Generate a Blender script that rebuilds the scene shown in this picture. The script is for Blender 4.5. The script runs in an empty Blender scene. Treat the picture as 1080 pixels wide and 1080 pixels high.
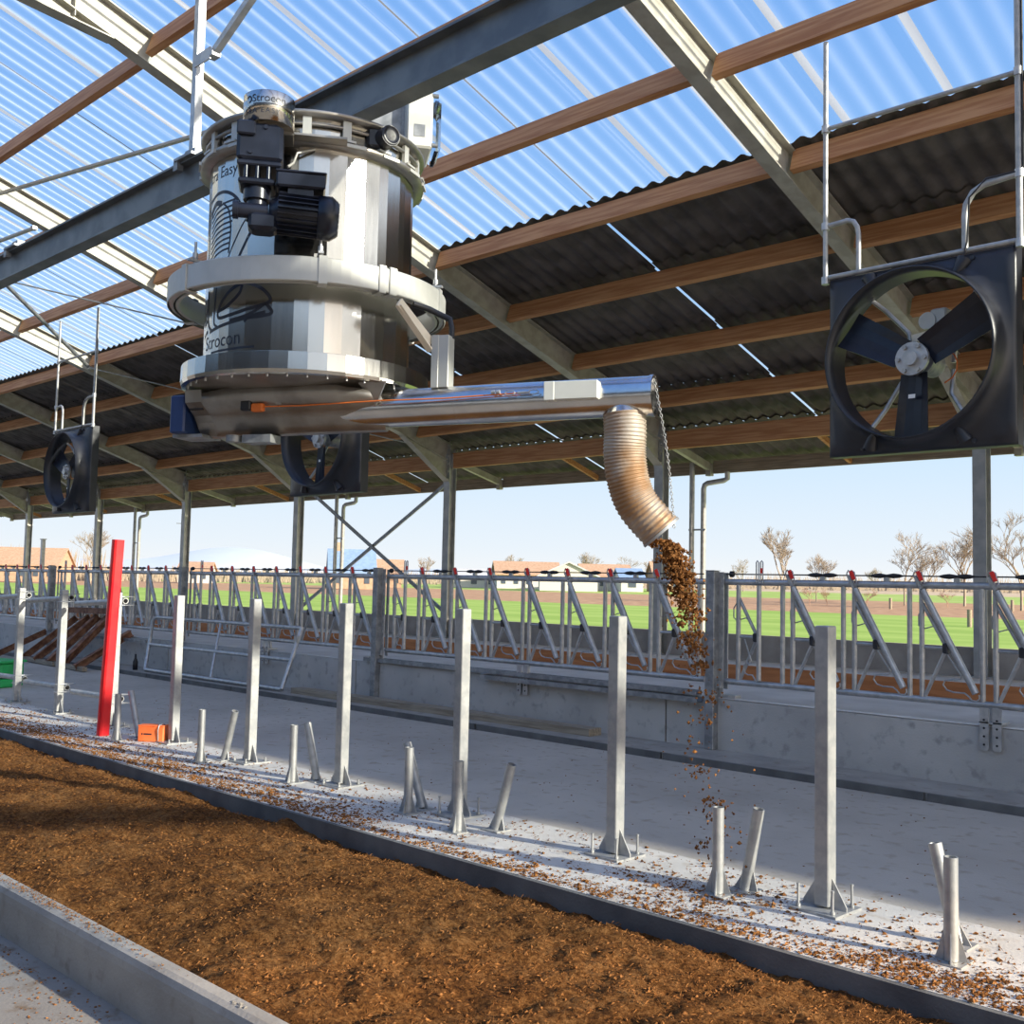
import bpy, math, random
from mathutils import Vector, Matrix, noise
random.seed(7)
C = bpy.context.scene.collection
R = math.radians
# ------------------------------------------------------------------ camera, sky, sun, exposure
cam = bpy.data.cameras.new('camera'); co = bpy.data.objects.new('camera', cam); C.objects.link(co)
cam.sensor_width = 36; cam.lens = 37.585; cam.clip_end = 3000; cam.clip_start = .05
yaw, pit, rol = .770078, .06767718, .02185877
f_ = Vector((-math.sin(yaw)*math.cos(pit), math.cos(yaw)*math.cos(pit), math.sin(pit)))
r_ = Vector((math.cos(yaw), math.sin(yaw), 0)); u_ = r_.cross(f_)
r2 = math.cos(rol)*r_ + math.sin(rol)*u_; u2 = -math.sin(rol)*r_ + math.cos(rol)*u_
mw = Matrix((r2, u2, -f_)).transposed().to_4x4(); mw.translation = (0, 0, 1.6)
co.matrix_world = mw
bpy.context.scene.camera = co
sc = bpy.context.scene
sc.view_settings.view_transform = 'Standard'; sc.view_settings.look = 'None'
sc.view_settings.gamma = 1; sc.view_settings.use_curve_mapping = False
sc.view_settings.exposure = 0.14
sc.cycles.transparent_max_bounces = 16; sc.cycles.max_bounces = 8
sc.cycles.sample_clamp_indirect = 6
W = bpy.data.worlds.new('sky'); sc.world = W; W.use_nodes = True
wn = W.node_tree; wn.nodes.clear()
wt = wn.nodes.new('ShaderNodeTexCoord'); ws = wn.nodes.new('ShaderNodeSeparateXYZ')
wr = wn.nodes.new('ShaderNodeValToRGB'); wb = wn.nodes.new('ShaderNodeBackground'); wo = wn.nodes.new('ShaderNodeOutputWorld')
wn.links.new(wt.outputs['Generated'], ws.inputs[0]); wn.links.new(ws.outputs['Z'], wr.inputs[0])
SUN_AZ, SUN_EL = R(12.5), R(20)
sdir = Vector((math.cos(SUN_AZ)*math.cos(SUN_EL), math.sin(SUN_AZ)*math.cos(SUN_EL), math.sin(SUN_EL)))
wd = wn.nodes.new('ShaderNodeVectorMath'); wd.operation = 'DOT_PRODUCT'; wd.inputs[1].default_value = sdir
wn.links.new(wt.outputs['Generated'], wd.inputs[0])
wg = wn.nodes.new('ShaderNodeValToRGB'); wn.links.new(wd.outputs['Value'], wg.inputs[0])
wg.color_ramp.elements[0].position = .15; wg.color_ramp.elements[0].color = (0, 0, 0, 1); wg.color_ramp.elements[1].position = 1; wg.color_ramp.elements[1].color = (1.8, 1.35, .85, 1)
q = wg.color_ramp.elements.new(.7); q.color = (.62, .50, .34, 1)
wa = wn.nodes.new('ShaderNodeMix'); wa.data_type = 'RGBA'; wa.blend_type = 'ADD'; wa.inputs[0].default_value = 1
wn.links.new(wr.outputs[0], wa.inputs[6]); wn.links.new(wg.outputs[0], wa.inputs[7]); wn.links.new(wa.outputs[2], wb.inputs[0]); wn.links.new(wb.outputs[0], wo.inputs[0])
cr = wr.color_ramp; cr.elements[0].position = 0; cr.elements[0].color = (.93, .94, .94, 1)
cr.elements[1].position = 1; cr.elements[1].color = (.10, .30, .85, 1)
e = cr.elements.new(.035); e.color = (.82, .90, .97, 1)
e = cr.elements.new(.12); e.color = (.64, .82, 1.0, 1)
e = cr.elements.new(.30); e.color = (.34, .58, .93, 1)
e = cr.elements.new(.55); e.color = (.20, .44, .88, 1)
wb.inputs[1].default_value = .92
sun = bpy.data.lights.new('sun', 'SUN'); so = bpy.data.objects.new('sun', sun); C.objects.link(so)
sun.energy = 9.6; sun.angle = R(.8); sun.color = (1.0, .86, .66)
az, el = SUN_AZ, SUN_EL
sd = Vector((math.cos(az)*math.cos(el), math.sin(az)*math.cos(el), math.sin(el)))
so.rotation_euler = sd.to_track_quat('Z', 'Y').to_euler()

# ------------------------------------------------------------------ mesh builder
class MB:
    def __init__(s): s.v = []; s.f = []; s.sm = []
    def add(s, vs, fs, m=None, smooth=False):
        b = len(s.v)
        for v in vs:
            v = Vector(v); s.v.append(m @ v if m else v)
        for f in fs: s.f.append([b+i for i in f]); s.sm.append(smooth)
        return s
    def box(s, c, d, m=None):
        x, y, z = c; a, b, e = d[0]/2, d[1]/2, d[2]/2
        vs = [(x+i*a, y+j*b, z+k*e) for i in (-1, 1) for j in (-1, 1) for k in (-1, 1)]
        return s.add(vs, [(0,1,3,2),(4,6,7,5),(0,4,5,1),(2,3,7,6),(0,2,6,4),(1,5,7,3)], m)
    def bbox(s, c, d, w=.006, m=None):            # box with chamfered vertical and horizontal edges
        x, y, z = c; a, b, e = d[0]/2, d[1]/2, d[2]/2
        def ring(aa, bb, zz): return [(x-aa, y-bb+w, zz), (x-aa+w, y-bb, zz), (x+aa-w, y-bb, zz), (x+aa, y-bb+w, zz), (x+aa, y+bb-w, zz), (x+aa-w, y+bb, zz), (x-aa+w, y+bb, zz), (x-aa, y+bb-w, zz)]
        vs = ring(a-w, b-w, z-e) + ring(a, b, z-e+w) + ring(a, b, z+e-w) + ring(a-w, b-w, z+e)
        fs = [tuple(range(7, -1, -1)), tuple(range(24, 32))]
        for k in range(3):
            for i in range(8): j = (i+1) % 8; fs.append((k*8+i, k*8+j, k*8+8+j, k*8+8+i))
        return s.add(vs, fs, m)
    def prism(s, prof, p0, p1, up=(0, 0, 1), m=None, smooth=False):   # 2-D profile swept from p0 to p1
        p0 = Vector(p0); p1 = Vector(p1); d = (p1-p0).normalized(); u = Vector(up)
        sx = d.cross(u).normalized(); uy = sx.cross(d)
        n = len(prof); vs = [p+sx*a+uy*b for p in (p0, p1) for a, b in prof]
        fs = [(i, (i+1) % n, n+(i+1) % n, n+i) for i in range(n)]
        fs += [tuple(range(n-1, -1, -1)), tuple(range(n, 2*n))]
        return s.add(vs, fs, m, smooth)
    def bar(s, p0, p1, w, h, up=(0, 0, 1), m=None):
        return s.prism([(-w/2, -h/2), (w/2, -h/2), (w/2, h/2), (-w/2, h/2)], p0, p1, up, m)
    def tube(s, pts, r, seg=8, m=None, smooth=True, inner=None, rf=None):
        pts = [Vector(p) for p in pts]; n = len(pts)
        t = [(pts[min(i+1, n-1)]-pts[max(i-1, 0)]).normalized() for i in range(n)]
        a = Vector((0, 0, 1)) if abs(t[0].z) < .9 else Vector((1, 0, 0))
        x = t[0].cross(a).normalized(); vs = []; fs = []
        def rings(rad):
            nonlocal x
            xx = x; out = []
            for i in range(n):
                xx = (xx - t[i]*xx.dot(t[i])).normalized(); y = t[i].cross(xx)
                rr = rad*(rf(i/(n-1)) if rf else 1)
                out += [pts[i]+xx*rr*math.cos(2*math.pi*k/seg)+y*rr*math.sin(2*math.pi*k/seg) for k in range(seg)]
            return out
        vs = rings(r)
        for i in range(n-1):
            for k in range(seg): fs.append((i*seg+k, i*seg+(k+1) % seg, (i+1)*seg+(k+1) % seg, (i+1)*seg+k))
        s.add(vs, fs, m, smooth)
        if inner:
            vi = rings(inner); s.add(vi, [tuple(reversed(q)) for q in fs], m, smooth)
            e1 = vs[:seg]+vi[:seg]; e2 = vs[-seg:]+vi[-seg:]
            q = [(k, (k+1) % seg, seg+(k+1) % seg, seg+k) for k in range(seg)]
            s.add(e1, [tuple(reversed(a)) for a in q], m); s.add(e2, q, m)
        else:
            s.add(vs[:seg], [tuple(range(seg-1, -1, -1))], m); s.add(vs[-seg:], [tuple(range(seg))], m)
        return s
    def lathe(s, prof, seg=32, m=None, smooth=True, close=False):
        n = len(prof); vs = [(r*math.cos(2*math.pi*k/seg), r*math.sin(2*math.pi*k/seg), z) for r, z in prof for k in range(seg)]
        fs = []
        for i in range(n if close else n-1):
            j = (i+1) % n
            for k in range(seg): l = (k+1) % seg; fs.append((i*seg+k, i*seg+l, j*seg+l, j*seg+k))
        return s.add(vs, fs, m, smooth)
    def cyl(s, c, r, h, seg=20, m=None, r2=None):
        M = Matrix.Translation(Vector(c)); M = (m @ M) if m else M
        r2 = r if r2 is None else r2
        s.lathe([(r, -h/2), (r2, h/2)], seg, M)
        s.add([(r*math.cos(2*math.pi*k/seg), r*math.sin(2*math.pi*k/seg), -h/2) for k in range(seg)], [tuple(range(seg-1, -1, -1))], M)
        s.add([(r2*math.cos(2*math.pi*k/seg), r2*math.sin(2*math.pi*k/seg), h/2) for k in range(seg)], [tuple(range(seg))], M)
        return s
    def blob(s, c, r, jit=.5, fl=.7):
        b = [(1,0,0),(-1,0,0),(0,1,0),(0,-1,0),(0,0,1),(0,0,-1)]
        a = random.uniform(0, 6.3); ca, sa = math.cos(a), math.sin(a); vs = []
        for x, y, z in b:
            q = r*(1+random.uniform(-jit, jit)); vs.append((c[0]+(x*ca-y*sa)*q, c[1]+(x*sa+y*ca)*q, c[2]+z*q*fl))
        return s.add(vs, [(0,2,4),(2,1,4),(1,3,4),(3,0,4),(2,0,5),(1,2,5),(3,1,5),(0,3,5)], None, False)

def spline(cp, n):
    out = []
    cp = [Vector(p) for p in cp]; P = [cp[0]*2-cp[1]]+cp+[cp[-1]*2-cp[-2]]; m = len(cp)-1
    for i in range(n+1):
        u = i/n*m; k = min(int(u), m-1); t = u-k; a, b3, c, d = P[k:k+4]
        out.append(.5*((2*b3)+(-a+c)*t+(2*a-5*b3+4*c-d)*t*t+(-a+3*b3-3*c+d)*t**3))
    return out
def rotm(axis, a): return Matrix.Rotation(a, 4, axis)
def tr(x, y, z): return Matrix.Translation((x, y, z))
def align(p, d):                                   # z axis turned to direction d at p
    return Matrix.Translation(Vector(p)) @ Vector(d).to_track_quat('Z', 'Y').to_matrix().to_4x4()

def part(name, mb, mat, parent=None, world=False, label=None, mods=None):
    me = bpy.data.meshes.new(name); vs = mb.v
    if world and parent is not None:
        inv = wmat(parent).inverted(); vs = [inv @ v for v in vs]
    me.from_pydata([tuple(v) for v in vs], [], mb.f)
    me.polygons.foreach_set('use_smooth', mb.sm)
    me.materials.append(mat); me.update()
    o = bpy.data.objects.new(name, me); C.objects.link(o)
    if parent is not None: o.parent = parent
    if label: o['label'] = label
    return o
def wmat(o):
    m = Matrix.LocRotScale(o.location, o.rotation_euler, None)
    return wmat(o.parent) @ m if o.parent else m
def tag(o, label=None, cat=None, group=None, kind=None):
    if label: o['label'] = label
    if cat: o['category'] = cat
    if group: o['group'] = group
    if kind: o['kind'] = kind
    return o
def thing(name, label, cat, loc=(0, 0, 0), rz=0, group=None):
    o = bpy.data.objects.new(name, None); C.objects.link(o); o.empty_display_size = .1
    o.location = loc; o.rotation_euler = (0, 0, rz)
    return tag(o, label, cat, group)
def struct(name, mb, mat): return tag(part(name, mb, mat), kind='structure')
def solo(name, mb, mat, label, cat, group=None, base=None):   # a thing of one mesh; its origin moves to its base
    if base is None:
        xs = [v.x for v in mb.v]; ys = [v.y for v in mb.v]; zs = [v.z for v in mb.v]
        base = ((min(xs)+max(xs))/2, (min(ys)+max(ys))/2, min(zs))
    b = Vector(base); mb.v = [v-b for v in mb.v]
    o = part(name, mb, mat); o.location = b
    return tag(o, label, cat, group)
def copy_tree(o, parent=None):
    c = o.copy(); C.objects.link(c)
    if parent: c.parent = parent
    for ch in list(o.children): copy_tree(ch, c)
    return c

# ------------------------------------------------------------------ materials
def mat(name, base, rough=.6, metal=0, col2=None, scale=8, bump=0, bscale=40, detail=6, ramp=(.4, .6), stretch=None, spec=.5, coat=0):
    m = bpy.data.materials.new(name); m.use_nodes = True; nt = m.node_tree; b = nt.nodes['Principled BSDF']
    b.inputs['Roughness'].default_value = rough; b.inputs['Metallic'].default_value = metal
    b.inputs['Specular IOR Level'].default_value = spec; b.inputs['Coat Weight'].default_value = coat
    tc = nt.nodes.new('ShaderNodeTexCoord'); mp = nt.nodes.new('ShaderNodeMapping')
    nt.links.new(tc.outputs['Object'], mp.inputs[0])
    if stretch: mp.inputs['Scale'].default_value = stretch
    n = nt.nodes.new('ShaderNodeTexNoise'); n.inputs['Scale'].default_value = scale; n.inputs['Detail'].default_value = detail
    nt.links.new(mp.outputs[0], n.inputs['Vector'])
    cr = nt.nodes.new('ShaderNodeValToRGB'); cr.color_ramp.elements[0].position = ramp[0]; cr.color_ramp.elements[1].position = ramp[1]
    c2 = col2 or tuple(min(1, c*1.12) for c in base)
    cr.color_ramp.elements[0].color = (*base, 1); cr.color_ramp.elements[1].color = (*c2, 1)
    nt.links.new(n.outputs['Fac'], cr.inputs[0]); nt.links.new(cr.outputs[0], b.inputs['Base Color'])
    if bump:
        nb = nt.nodes.new('ShaderNodeTexNoise'); nb.inputs['Scale'].default_value = bscale; nb.inputs['Detail'].default_value = 8
        nt.links.new(mp.outputs[0], nb.inputs['Vector'])
        bp = nt.nodes.new('ShaderNodeBump'); bp.inputs['Strength'].default_value = bump; bp.inputs['Distance'].default_value = .02
        nt.links.new(nb.outputs['Fac'], bp.inputs['Height']); nt.links.new(bp.outputs[0], b.inputs['Normal'])
    return m
galv = mat('galvanized steel', (.40, .41, .42), .42, .7, (.52, .52, .52), 14, .03, 60)
galv_post = mat('spangled galvanized steel', (.35, .355, .355), .48, .55, (.45, .445, .43), 14, .03, 60)
galv_dull = mat('dull galvanized steel', (.22, .23, .24), .5, .6, (.34, .35, .36), 12)
frame_steel = mat('grey green galvanized beam steel', (.33, .315, .265), .55, .2, (.41, .395, .34), 6, .04, 30)
col_steel = mat('column steel', (.36, .37, .37), .5, .5, (.47, .47, .46), 5)
beam_dark = mat('monorail steel', (.13, .14, .15), .45, .5, (.19, .20, .20), 4)
stainless = mat('brushed stainless steel', (.50, .48, .44), .17, 1, (.58, .56, .52), 3, .03, 30, stretch=(1, 1, .12))
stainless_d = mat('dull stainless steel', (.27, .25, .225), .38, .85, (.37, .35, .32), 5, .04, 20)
pipe_steel = mat('smooth stainless pipe', (.55, .55, .55), .22, 1, (.66, .65, .64), 6, .03, 12)
alu = mat('matt grey channel', (.44, .44, .41), .5, .4, (.50, .50, .47), 4)
blackpaint = mat('black gloss paint', (.008, .010, .018), .28, 0, (.013, .016, .028), 8, spec=.4)
blackplastic = mat('black moulded plastic', (.014, .016, .022), .38, 0, (.022, .024, .032), 4)
cableblack = mat('black cable', (.015, .015, .018), .5)
navy = mat('navy painted housing', (.012, .03, .10), .45, 0, (.016, .04, .13), 6)
red = mat('red painted post', (.78, .012, .02), .38, 0, (.86, .03, .03), 5)
redplastic = mat('red plastic', (.75, .03, .02), .4)
orange = mat('orange plastic', (.90, .17, .04), .5, 0, (.95, .22, .06), 6)
green = mat('green plastic', (.02, .35, .09), .5, 0, (.03, .45, .12), 6)
cream = mat('cream painted plate', (.74, .66, .52), .6, 0, (.80, .72, .58), 8)
encl = mat('grey beige enclosure', (.60, .60, .54), .5, 0, (.64, .64, .58), 5)
ink = mat('black print', (.015, .018, .03), .5)
orangecord = mat('orange cord', (.65, .16, .03), .6)
white_l = mat('white label', (.8, .8, .78), .5)
wood = mat('douglas timber', (.36, .15, .055), .7, 0, (.49, .245, .105), 5, .12, 40, stretch=(.35, 6, 6))
wood_o = mat('orange brown board', (.42, .15, .045), .65, 0, (.54, .21, .07), 4, .1, 30, stretch=(.4, 4, 4))
wood_g = mat('weathered plank', (.22, .18, .13), .8, 0, (.33, .28, .21), 6, .2, 40, stretch=(.4, 6, 6))
rust = mat('rusty steel', (.12, .05, .03), .8, .1, (.26, .13, .075), 9, .2, 60)
fibre = mat('dark fibre cement', (.060, .054, .048), .85, 0, (.105, .095, .085), 3, .1, 60)
wallp = mat('grey wall panel', (.30, .275, .25), .85, 0, (.38, .35, .32), 3, .1, 30)

def concrete(name, a, b, c=None, sc1=1.2, bump=.15):
    m = mat(name, a, .85, 0, b, sc1, bump, 60, ramp=(.35, .65)); nt = m.node_tree
    if c:
        bs = nt.nodes['Principled BSDF']; lk = bs.inputs['Base Color'].links[0].from_socket
        n = nt.nodes.new('ShaderNodeTexNoise'); n.inputs['Scale'].default_value = 9; n.inputs['Detail'].default_value = 10
        tc = nt.nodes.new('ShaderNodeTexCoord'); nt.links.new(tc.outputs['Object'], n.inputs['Vector'])
        cr = nt.nodes.new('ShaderNodeValToRGB'); cr.color_ramp.elements[0].position = .56; cr.color_ramp.elements[1].position = .72
        nt.links.new(n.outputs['Fac'], cr.inputs[0])
        mx = nt.nodes.new('ShaderNodeMix'); mx.data_type = 'RGBA'
        nt.links.new(cr.outputs[0], mx.inputs[0]); nt.links.new(lk, mx.inputs[6]); mx.inputs[7].default_value = (*c, 1)
        nt.links.new(mx.outputs[2], bs.inputs['Base Color'])
    return m
conc_alley = concrete('alley concrete', (.37, .335, .285), (.46, .42, .36), (.31, .27, .21), .8)
conc_strip = concrete('pale concrete strip', (.50, .475, .43), (.60, .57, .52), (.42, .36, .29), 2.5)
conc_wall = concrete('grey wall concrete', (.37, .36, .345), (.47, .455, .43), (.29, .28, .27), 1.5)
conc_kerb = concrete('kerb concrete', (.26, .245, .22), (.34, .32, .285), (.22, .195, .165), 3)
conc_slab = concrete('white slab concrete', (.60, .58, .55), (.72, .70, .67), None, 2)
conc_dark = concrete('shaded kerb concrete', (.085, .085, .085), (.14, .14, .135), None, 4)  # dark tone stands in for shade on the kerb faces
conc_near = concrete('stained floor', (.18, .17, .155), (.24, .23, .21), (.13, .085, .045), 2)

peat = bpy.data.materials.new('brown bedding fibre'); peat.use_nodes = True
nt = peat.node_tree; b = nt.nodes['Principled BSDF']; b.inputs['Roughness'].default_value = .95; b.inputs['Specular IOR Level'].default_value = .1
tc = nt.nodes.new('ShaderNodeTexCoord')
n1 = nt.nodes.new('ShaderNodeTexNoise'); n1.inputs['Scale'].default_value = 38; n1.inputs['Detail'].default_value = 12; n1.inputs['Roughness'].default_value = .7
n2 = nt.nodes.new('ShaderNodeTexNoise'); n2.inputs['Scale'].default_value = 2.2; n2.inputs['Detail'].default_value = 6
n2.inputs['Distortion'].default_value = 1.2
for n in (n1, n2): nt.links.new(tc.outputs['Object'], n.inputs['Vector'])
ad = nt.nodes.new('ShaderNodeMath'); ad.operation = 'MULTIPLY_ADD'; ad.inputs[1].default_value = .45
nt.links.new(n2.outputs['Fac'], ad.inputs[0]); nt.links.new(n1.outputs['Fac'], ad.inputs[2])
cr = nt.nodes.new('ShaderNodeValToRGB'); nt.links.new(ad.outputs[0], cr.inputs[0])
cr.color_ramp.elements[0].position = .54; cr.color_ramp.elements[0].color = (.030, .012, .005, 1)  # lowest stop puts crevice shade into the colour
cr.color_ramp.elements[1].position = .93; cr.color_ramp.elements[1].color = (.36, .175, .060, 1)
q = cr.color_ramp.elements.new(.72); q.color = (.16, .066, .018, 1)
nt.links.new(cr.outputs[0], b.inputs['Base Color'])
bp = nt.nodes.new('ShaderNodeBump'); bp.inputs['Strength'].default_value = 1; bp.inputs['Distance'].default_value = .05
nt.links.new(n1.outputs['Fac'], bp.inputs['Height']); nt.links.new(bp.outputs[0], b.inputs['Normal'])
peat_fib = mat('bedding fibres', (.11, .042, .012), .95, 0, (.30, .135, .045), 60, spec=.1)

trans = bpy.data.materials.new('clear corrugated sheet'); trans.use_nodes = True
nt = trans.node_tree; nt.nodes.clear()
o_ = nt.nodes.new('ShaderNodeOutputMaterial'); t1 = nt.nodes.new('ShaderNodeBsdfTransparent'); t1.inputs[0].default_value = (.80, .90, 1, 1)
t2 = nt.nodes.new('ShaderNodeBsdfTranslucent'); t2.inputs[0].default_value = (.80, .88, .95, 1)
lw = nt.nodes.new('ShaderNodeLayerWeight'); lw.inputs['Blend'].default_value = .5
pw = nt.nodes.new('ShaderNodeMath'); pw.operation = 'POWER'; pw.inputs[1].default_value = 3.2
ma = nt.nodes.new('ShaderNodeMath'); ma.operation = 'MULTIPLY_ADD'; ma.inputs[1].default_value = .5; ma.inputs[2].default_value = .05; ma.use_clamp = True
nt.links.new(lw.outputs['Facing'], pw.inputs[0]); nt.links.new(pw.outputs[0], ma.inputs[0])
m1 = nt.nodes.new('ShaderNodeMixShader')
nt.links.new(ma.outputs[0], m1.inputs[0]); nt.links.new(t1.outputs[0], m1.inputs[1]); nt.links.new(t2.outputs[0], m1.inputs[2])
nt.links.new(m1.outputs[0], o_.inputs[0])
lapm = bpy.data.materials.new('milky lap strip'); lapm.use_nodes = True
nt = lapm.node_tree; nt.nodes.clear(); o_ = nt.nodes.new('ShaderNodeOutputMaterial')
t1 = nt.nodes.new('ShaderNodeBsdfTransparent'); t1.inputs[0].default_value = (.75, .78, .8, 1)
t2 = nt.nodes.new('ShaderNodeBsdfDiffuse'); t2.inputs[0].default_value = (.62, .60, .56, 1)
t3 = nt.nodes.new('ShaderNodeBsdfTranslucent'); t3.inputs[0].default_value = (.8, .72, .6, 1)
m0 = nt.nodes.new('ShaderNodeMixShader'); m0.inputs[0].default_value = .5
m1 = nt.nodes.new('ShaderNodeMixShader'); m1.inputs[0].default_value = .75
nt.links.new(t2.outputs[0], m0.inputs[1]); nt.links.new(t3.outputs[0], m0.inputs[2])
nt.links.new(t1.outputs[0], m1.inputs[1]); nt.links.new(m0.outputs[0], m1.inputs[2]); nt.links.new(m1.outputs[0], o_.inputs[0])
clear = bpy.data.materials.new('clear plastic cover'); clear.use_nodes = True
nt = clear.node_tree; nt.nodes.clear(); o_ = nt.nodes.new('ShaderNodeOutputMaterial')
t1 = nt.nodes.new('ShaderNodeBsdfTransparent'); t1.inputs[0].default_value = (.88, .92, .95, 1)
g1 = nt.nodes.new('ShaderNodeBsdfGlossy'); g1.inputs['Roughness'].default_value = .12
fr = nt.nodes.new('ShaderNodeFresnel'); fr.inputs[0].default_value = 1.25
m1 = nt.nodes.new('ShaderNodeMixShader'); nt.links.new(fr.outputs[0], m1.inputs[0]); nt.links.new(t1.outputs[0], m1.inputs[1]); nt.links.new(g1.outputs[0], m1.inputs[2]); nt.links.new(m1.outputs[0], o_.inputs[0])

# ------------------------------------------------------------------ ground and floors
XL, XR = -46.0, 14.0
def slab(name, x0, x1, y0, y1, z0, z1, m):
    return struct(name, MB().box(((x0+x1)/2, (y0+y1)/2, (z0+z1)/2), (x1-x0, y1-y0, z1-z0)), m)
def ground_z(y): return -.35 if y < 40 else -.35+(y-40)*.0125
def field(name, y0, y1, m, dz=0, x0=-900, x1=500):
    ys = [y0+(y1-y0)*i/6 for i in range(7)]; mb = MB()
    if y0 < 40 < y1: ys = sorted(ys+[40])
    vs = [(x, y, ground_z(y)+dz) for y in ys for x in (x0, x1)]
    mb.add(vs, [(2*i, 2*i+1, 2*i+3, 2*i+2) for i in range(len(ys)-1)])
    return struct(name, mb, m)
g_green = mat('young crop green', (.23, .35, .07), .9, 0, (.30, .42, .10), .35, .3, 9, spec=.1, stretch=(.25, 1, 1))
g_green2 = mat('far meadow green', (.27, .38, .09), .9, 0, (.34, .44, .13), .2, spec=.1)
g_brown = mat('ploughed soil', (.33, .20, .12), .95, 0, (.43, .28, .17), 1.2, .4, 6, spec=.1)
g_tan = mat('dry stubble', (.42, .33, .22), .95, 0, (.52, .42, .30), .4, spec=.1)
field('ground', 15.9, 72, g_green)
field('ground', 72, 118, g_brown)
field('ground', 118, 175, g_green2)
field('ground', 175, 900, g_tan)
struct('ground', MB().box((-20, -210, -.45), (1200, 400, .2)), g_tan)   # ground on the near side of the barn
slab('floor', XL, XR, 5.41, 8.275, -.3, 0, conc_alley)                  # alley
slab('trim_1', XL, XR, 4.375, 5.41, -.3, .004, conc_strip)              # pale strip that carries the posts
slab('trim_2', XL, XR, 4.345, 4.375, -.3, .002, conc_dark)              # its edge, with shade painted in
# low step with joints in its face, darkened to look shaded
mb = MB()
x = XL
while x < XR:
    mb.box((x+1.24, 8.285, .031), (2.47, .03, .062)); x += 2.5
struct('trim_3', mb, conc_dark)
slab('trim_4', XL, XR, 8.30, 8.87, -.3, .064, conc_kerb)
# feed wall with its white top
mb = MB(); x = XL-.63
while x < XR:
    mb.box((x+2.515, 9.1, .24), (5.01, .47, .62)); x += 5.03
struct('wall_front', mb, conc_wall)
slab('trim_5', XL, XR, 8.865, 10.86, .545, .558, conc_slab)
slab('floor', XL, XR, 9.335, 15.9, .1, .545, conc_slab)
# near kerb, rounded along its outer top edge
prof = [(-.05, -.3), (.055, -.3), (.055, -.004), (.045, .002), (-.01, .004), (-.035, -.006), (-.047, -.03), (-.05, -.06)]
mb = MB(); mb.prism([(a, b) for a, b in prof], (XR, 2.275, 0), (XL, 2.275, 0), smooth=False)
mb.v = [Vector((v.x, 2*2.275-v.y, v.z)) if False else v for v in mb.v]
struct('trim_6', mb, conc_kerb)
for x, s in ((-3.62, 1), (-6.0, .8)):
    mb = MB()
    for i in range(5): mb.blob((x+i*.02*s, 2.28+random.uniform(-.01, .01), .006), .012*s, .4, .5)
    tag(part('concrete_chip', mb, conc_near), 'chipped concrete crumbs on the near kerb, ' + ('at the right notch' if s == 1 else 'at the far left notch'), 'concrete chip')
slab('floor', XL, XR, -12.5, 2.24, -.5, -.235, conc_near)
slab('floor', XL, XR, 2.32, 4.35, -.5, -.22, conc_dark)
# grey outer wall between the columns
mb = MB()
x = -5.19-5.04*8
while x < XR:
    mb.box((x+2.52, 14.1, .65), (4.86, .10, .55)); x += 5.04
struct('wall_back', mb, wallp)
mb = MB()
mb.bar((XL, 10.9, .63), (XR, 10.9, .63), .04, .18)
x = XL
while x < XR:
    mb.box((x, 10.93, .62), (.06, .03, .2)); x += 2.52
struct('trim_7', mb, wood_o)
# unseen near-side wall, mirrored in the steel, raised to cut light from behind
slab('wall_near', XL, XR, -12.6, -12.4, -.5, 2.4, wallp)

# ------------------------------------------------------------------ roof
K = .3249
def zb(y):                                        # underside of the rafters
    yy = y if y > 1.6 else 3.2-y
    return 6.216-K*(yy-6.95)
PITCH = .22
def sheet(x0, x1, y0, y1, off0, off1, m, name, seg=8):
    n = int(round((x1-x0)/PITCH*seg)); mb = MB(); vs = []; fs = []
    for i in range(n+1):
        x = x0+(x1-x0)*i/n; w = (.011 if m is trans else .024)*math.sin(2*math.pi*x/PITCH)
        for y, o in ((y0, off0), (y1, off1)): vs.append((x, y, zb(y)+o+w))
    for i in range(n): fs.append((2*i, 2*i+2, 2*i+3, 2*i+1))
    mb.add(vs, fs, None, True)
    return struct(name, mb, m)
rows = [9.02, 10.26, 11.62, 12.95, 14.25, 15.75]
slits = [-7.70-5.04*k for k in range(8)]
for i in range(len(rows)-1):
    a, bnd = rows[i], rows[i+1]+(.12 if i < 4 else 0)
    xs = [XR] + slits + [XL]
    for j in range(len(xs)-1):
        sheet(xs[j+1]+.012, xs[j]-.012, a, bnd, .375, .405, fibre, 'ceiling', 6)
# laid over the slits: milky caps which let a line of daylight through
for j, x in enumerate(slits):
    mb = MB(); mb.add([(x-.03, 9.1, zb(9.1)+.45), (x+.03, 9.1, zb(9.1)+.45), (x+.03, 15.7, zb(15.7)+.45), (x-.03, 15.7, zb(15.7)+.45)], [(0, 1, 2, 3)])
    struct('trim_8', mb, lapm)
tr_edges = [1.75, 5.2, 9.16]
sheet(XL, XR, 1.75, 5.2, .41, .43, trans, 'ceiling', 10)
sheet(XL, XR, 5.1, 9.14, .40, .42, trans, 'ceiling', 10)
# side laps of the clear sheets
for k in range(-3, 8):
    for j, dx in enumerate((-.42, -1.43, -2.46, -3.47, -4.42)):
        x = -5.19-5.04*k+dx; w = .04 if j != 2 else .012
        vs = []
        for y in (1.75, 9.1):
            for q in (-w, w): vs.append((x+q, y, zb(y)+.46)); 
        mb = MB(); mb.add(vs, [(0, 1, 3, 2)])
        if j == 2: mb.box((0, 0, 0), (0, 0, 0)); mb.v = mb.v[:4]; mb.f = mb.f[:1]; mb.sm = mb.sm[:1]
        struct('trim_9', mb, lapm if j != 2 else galv_dull)
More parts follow.
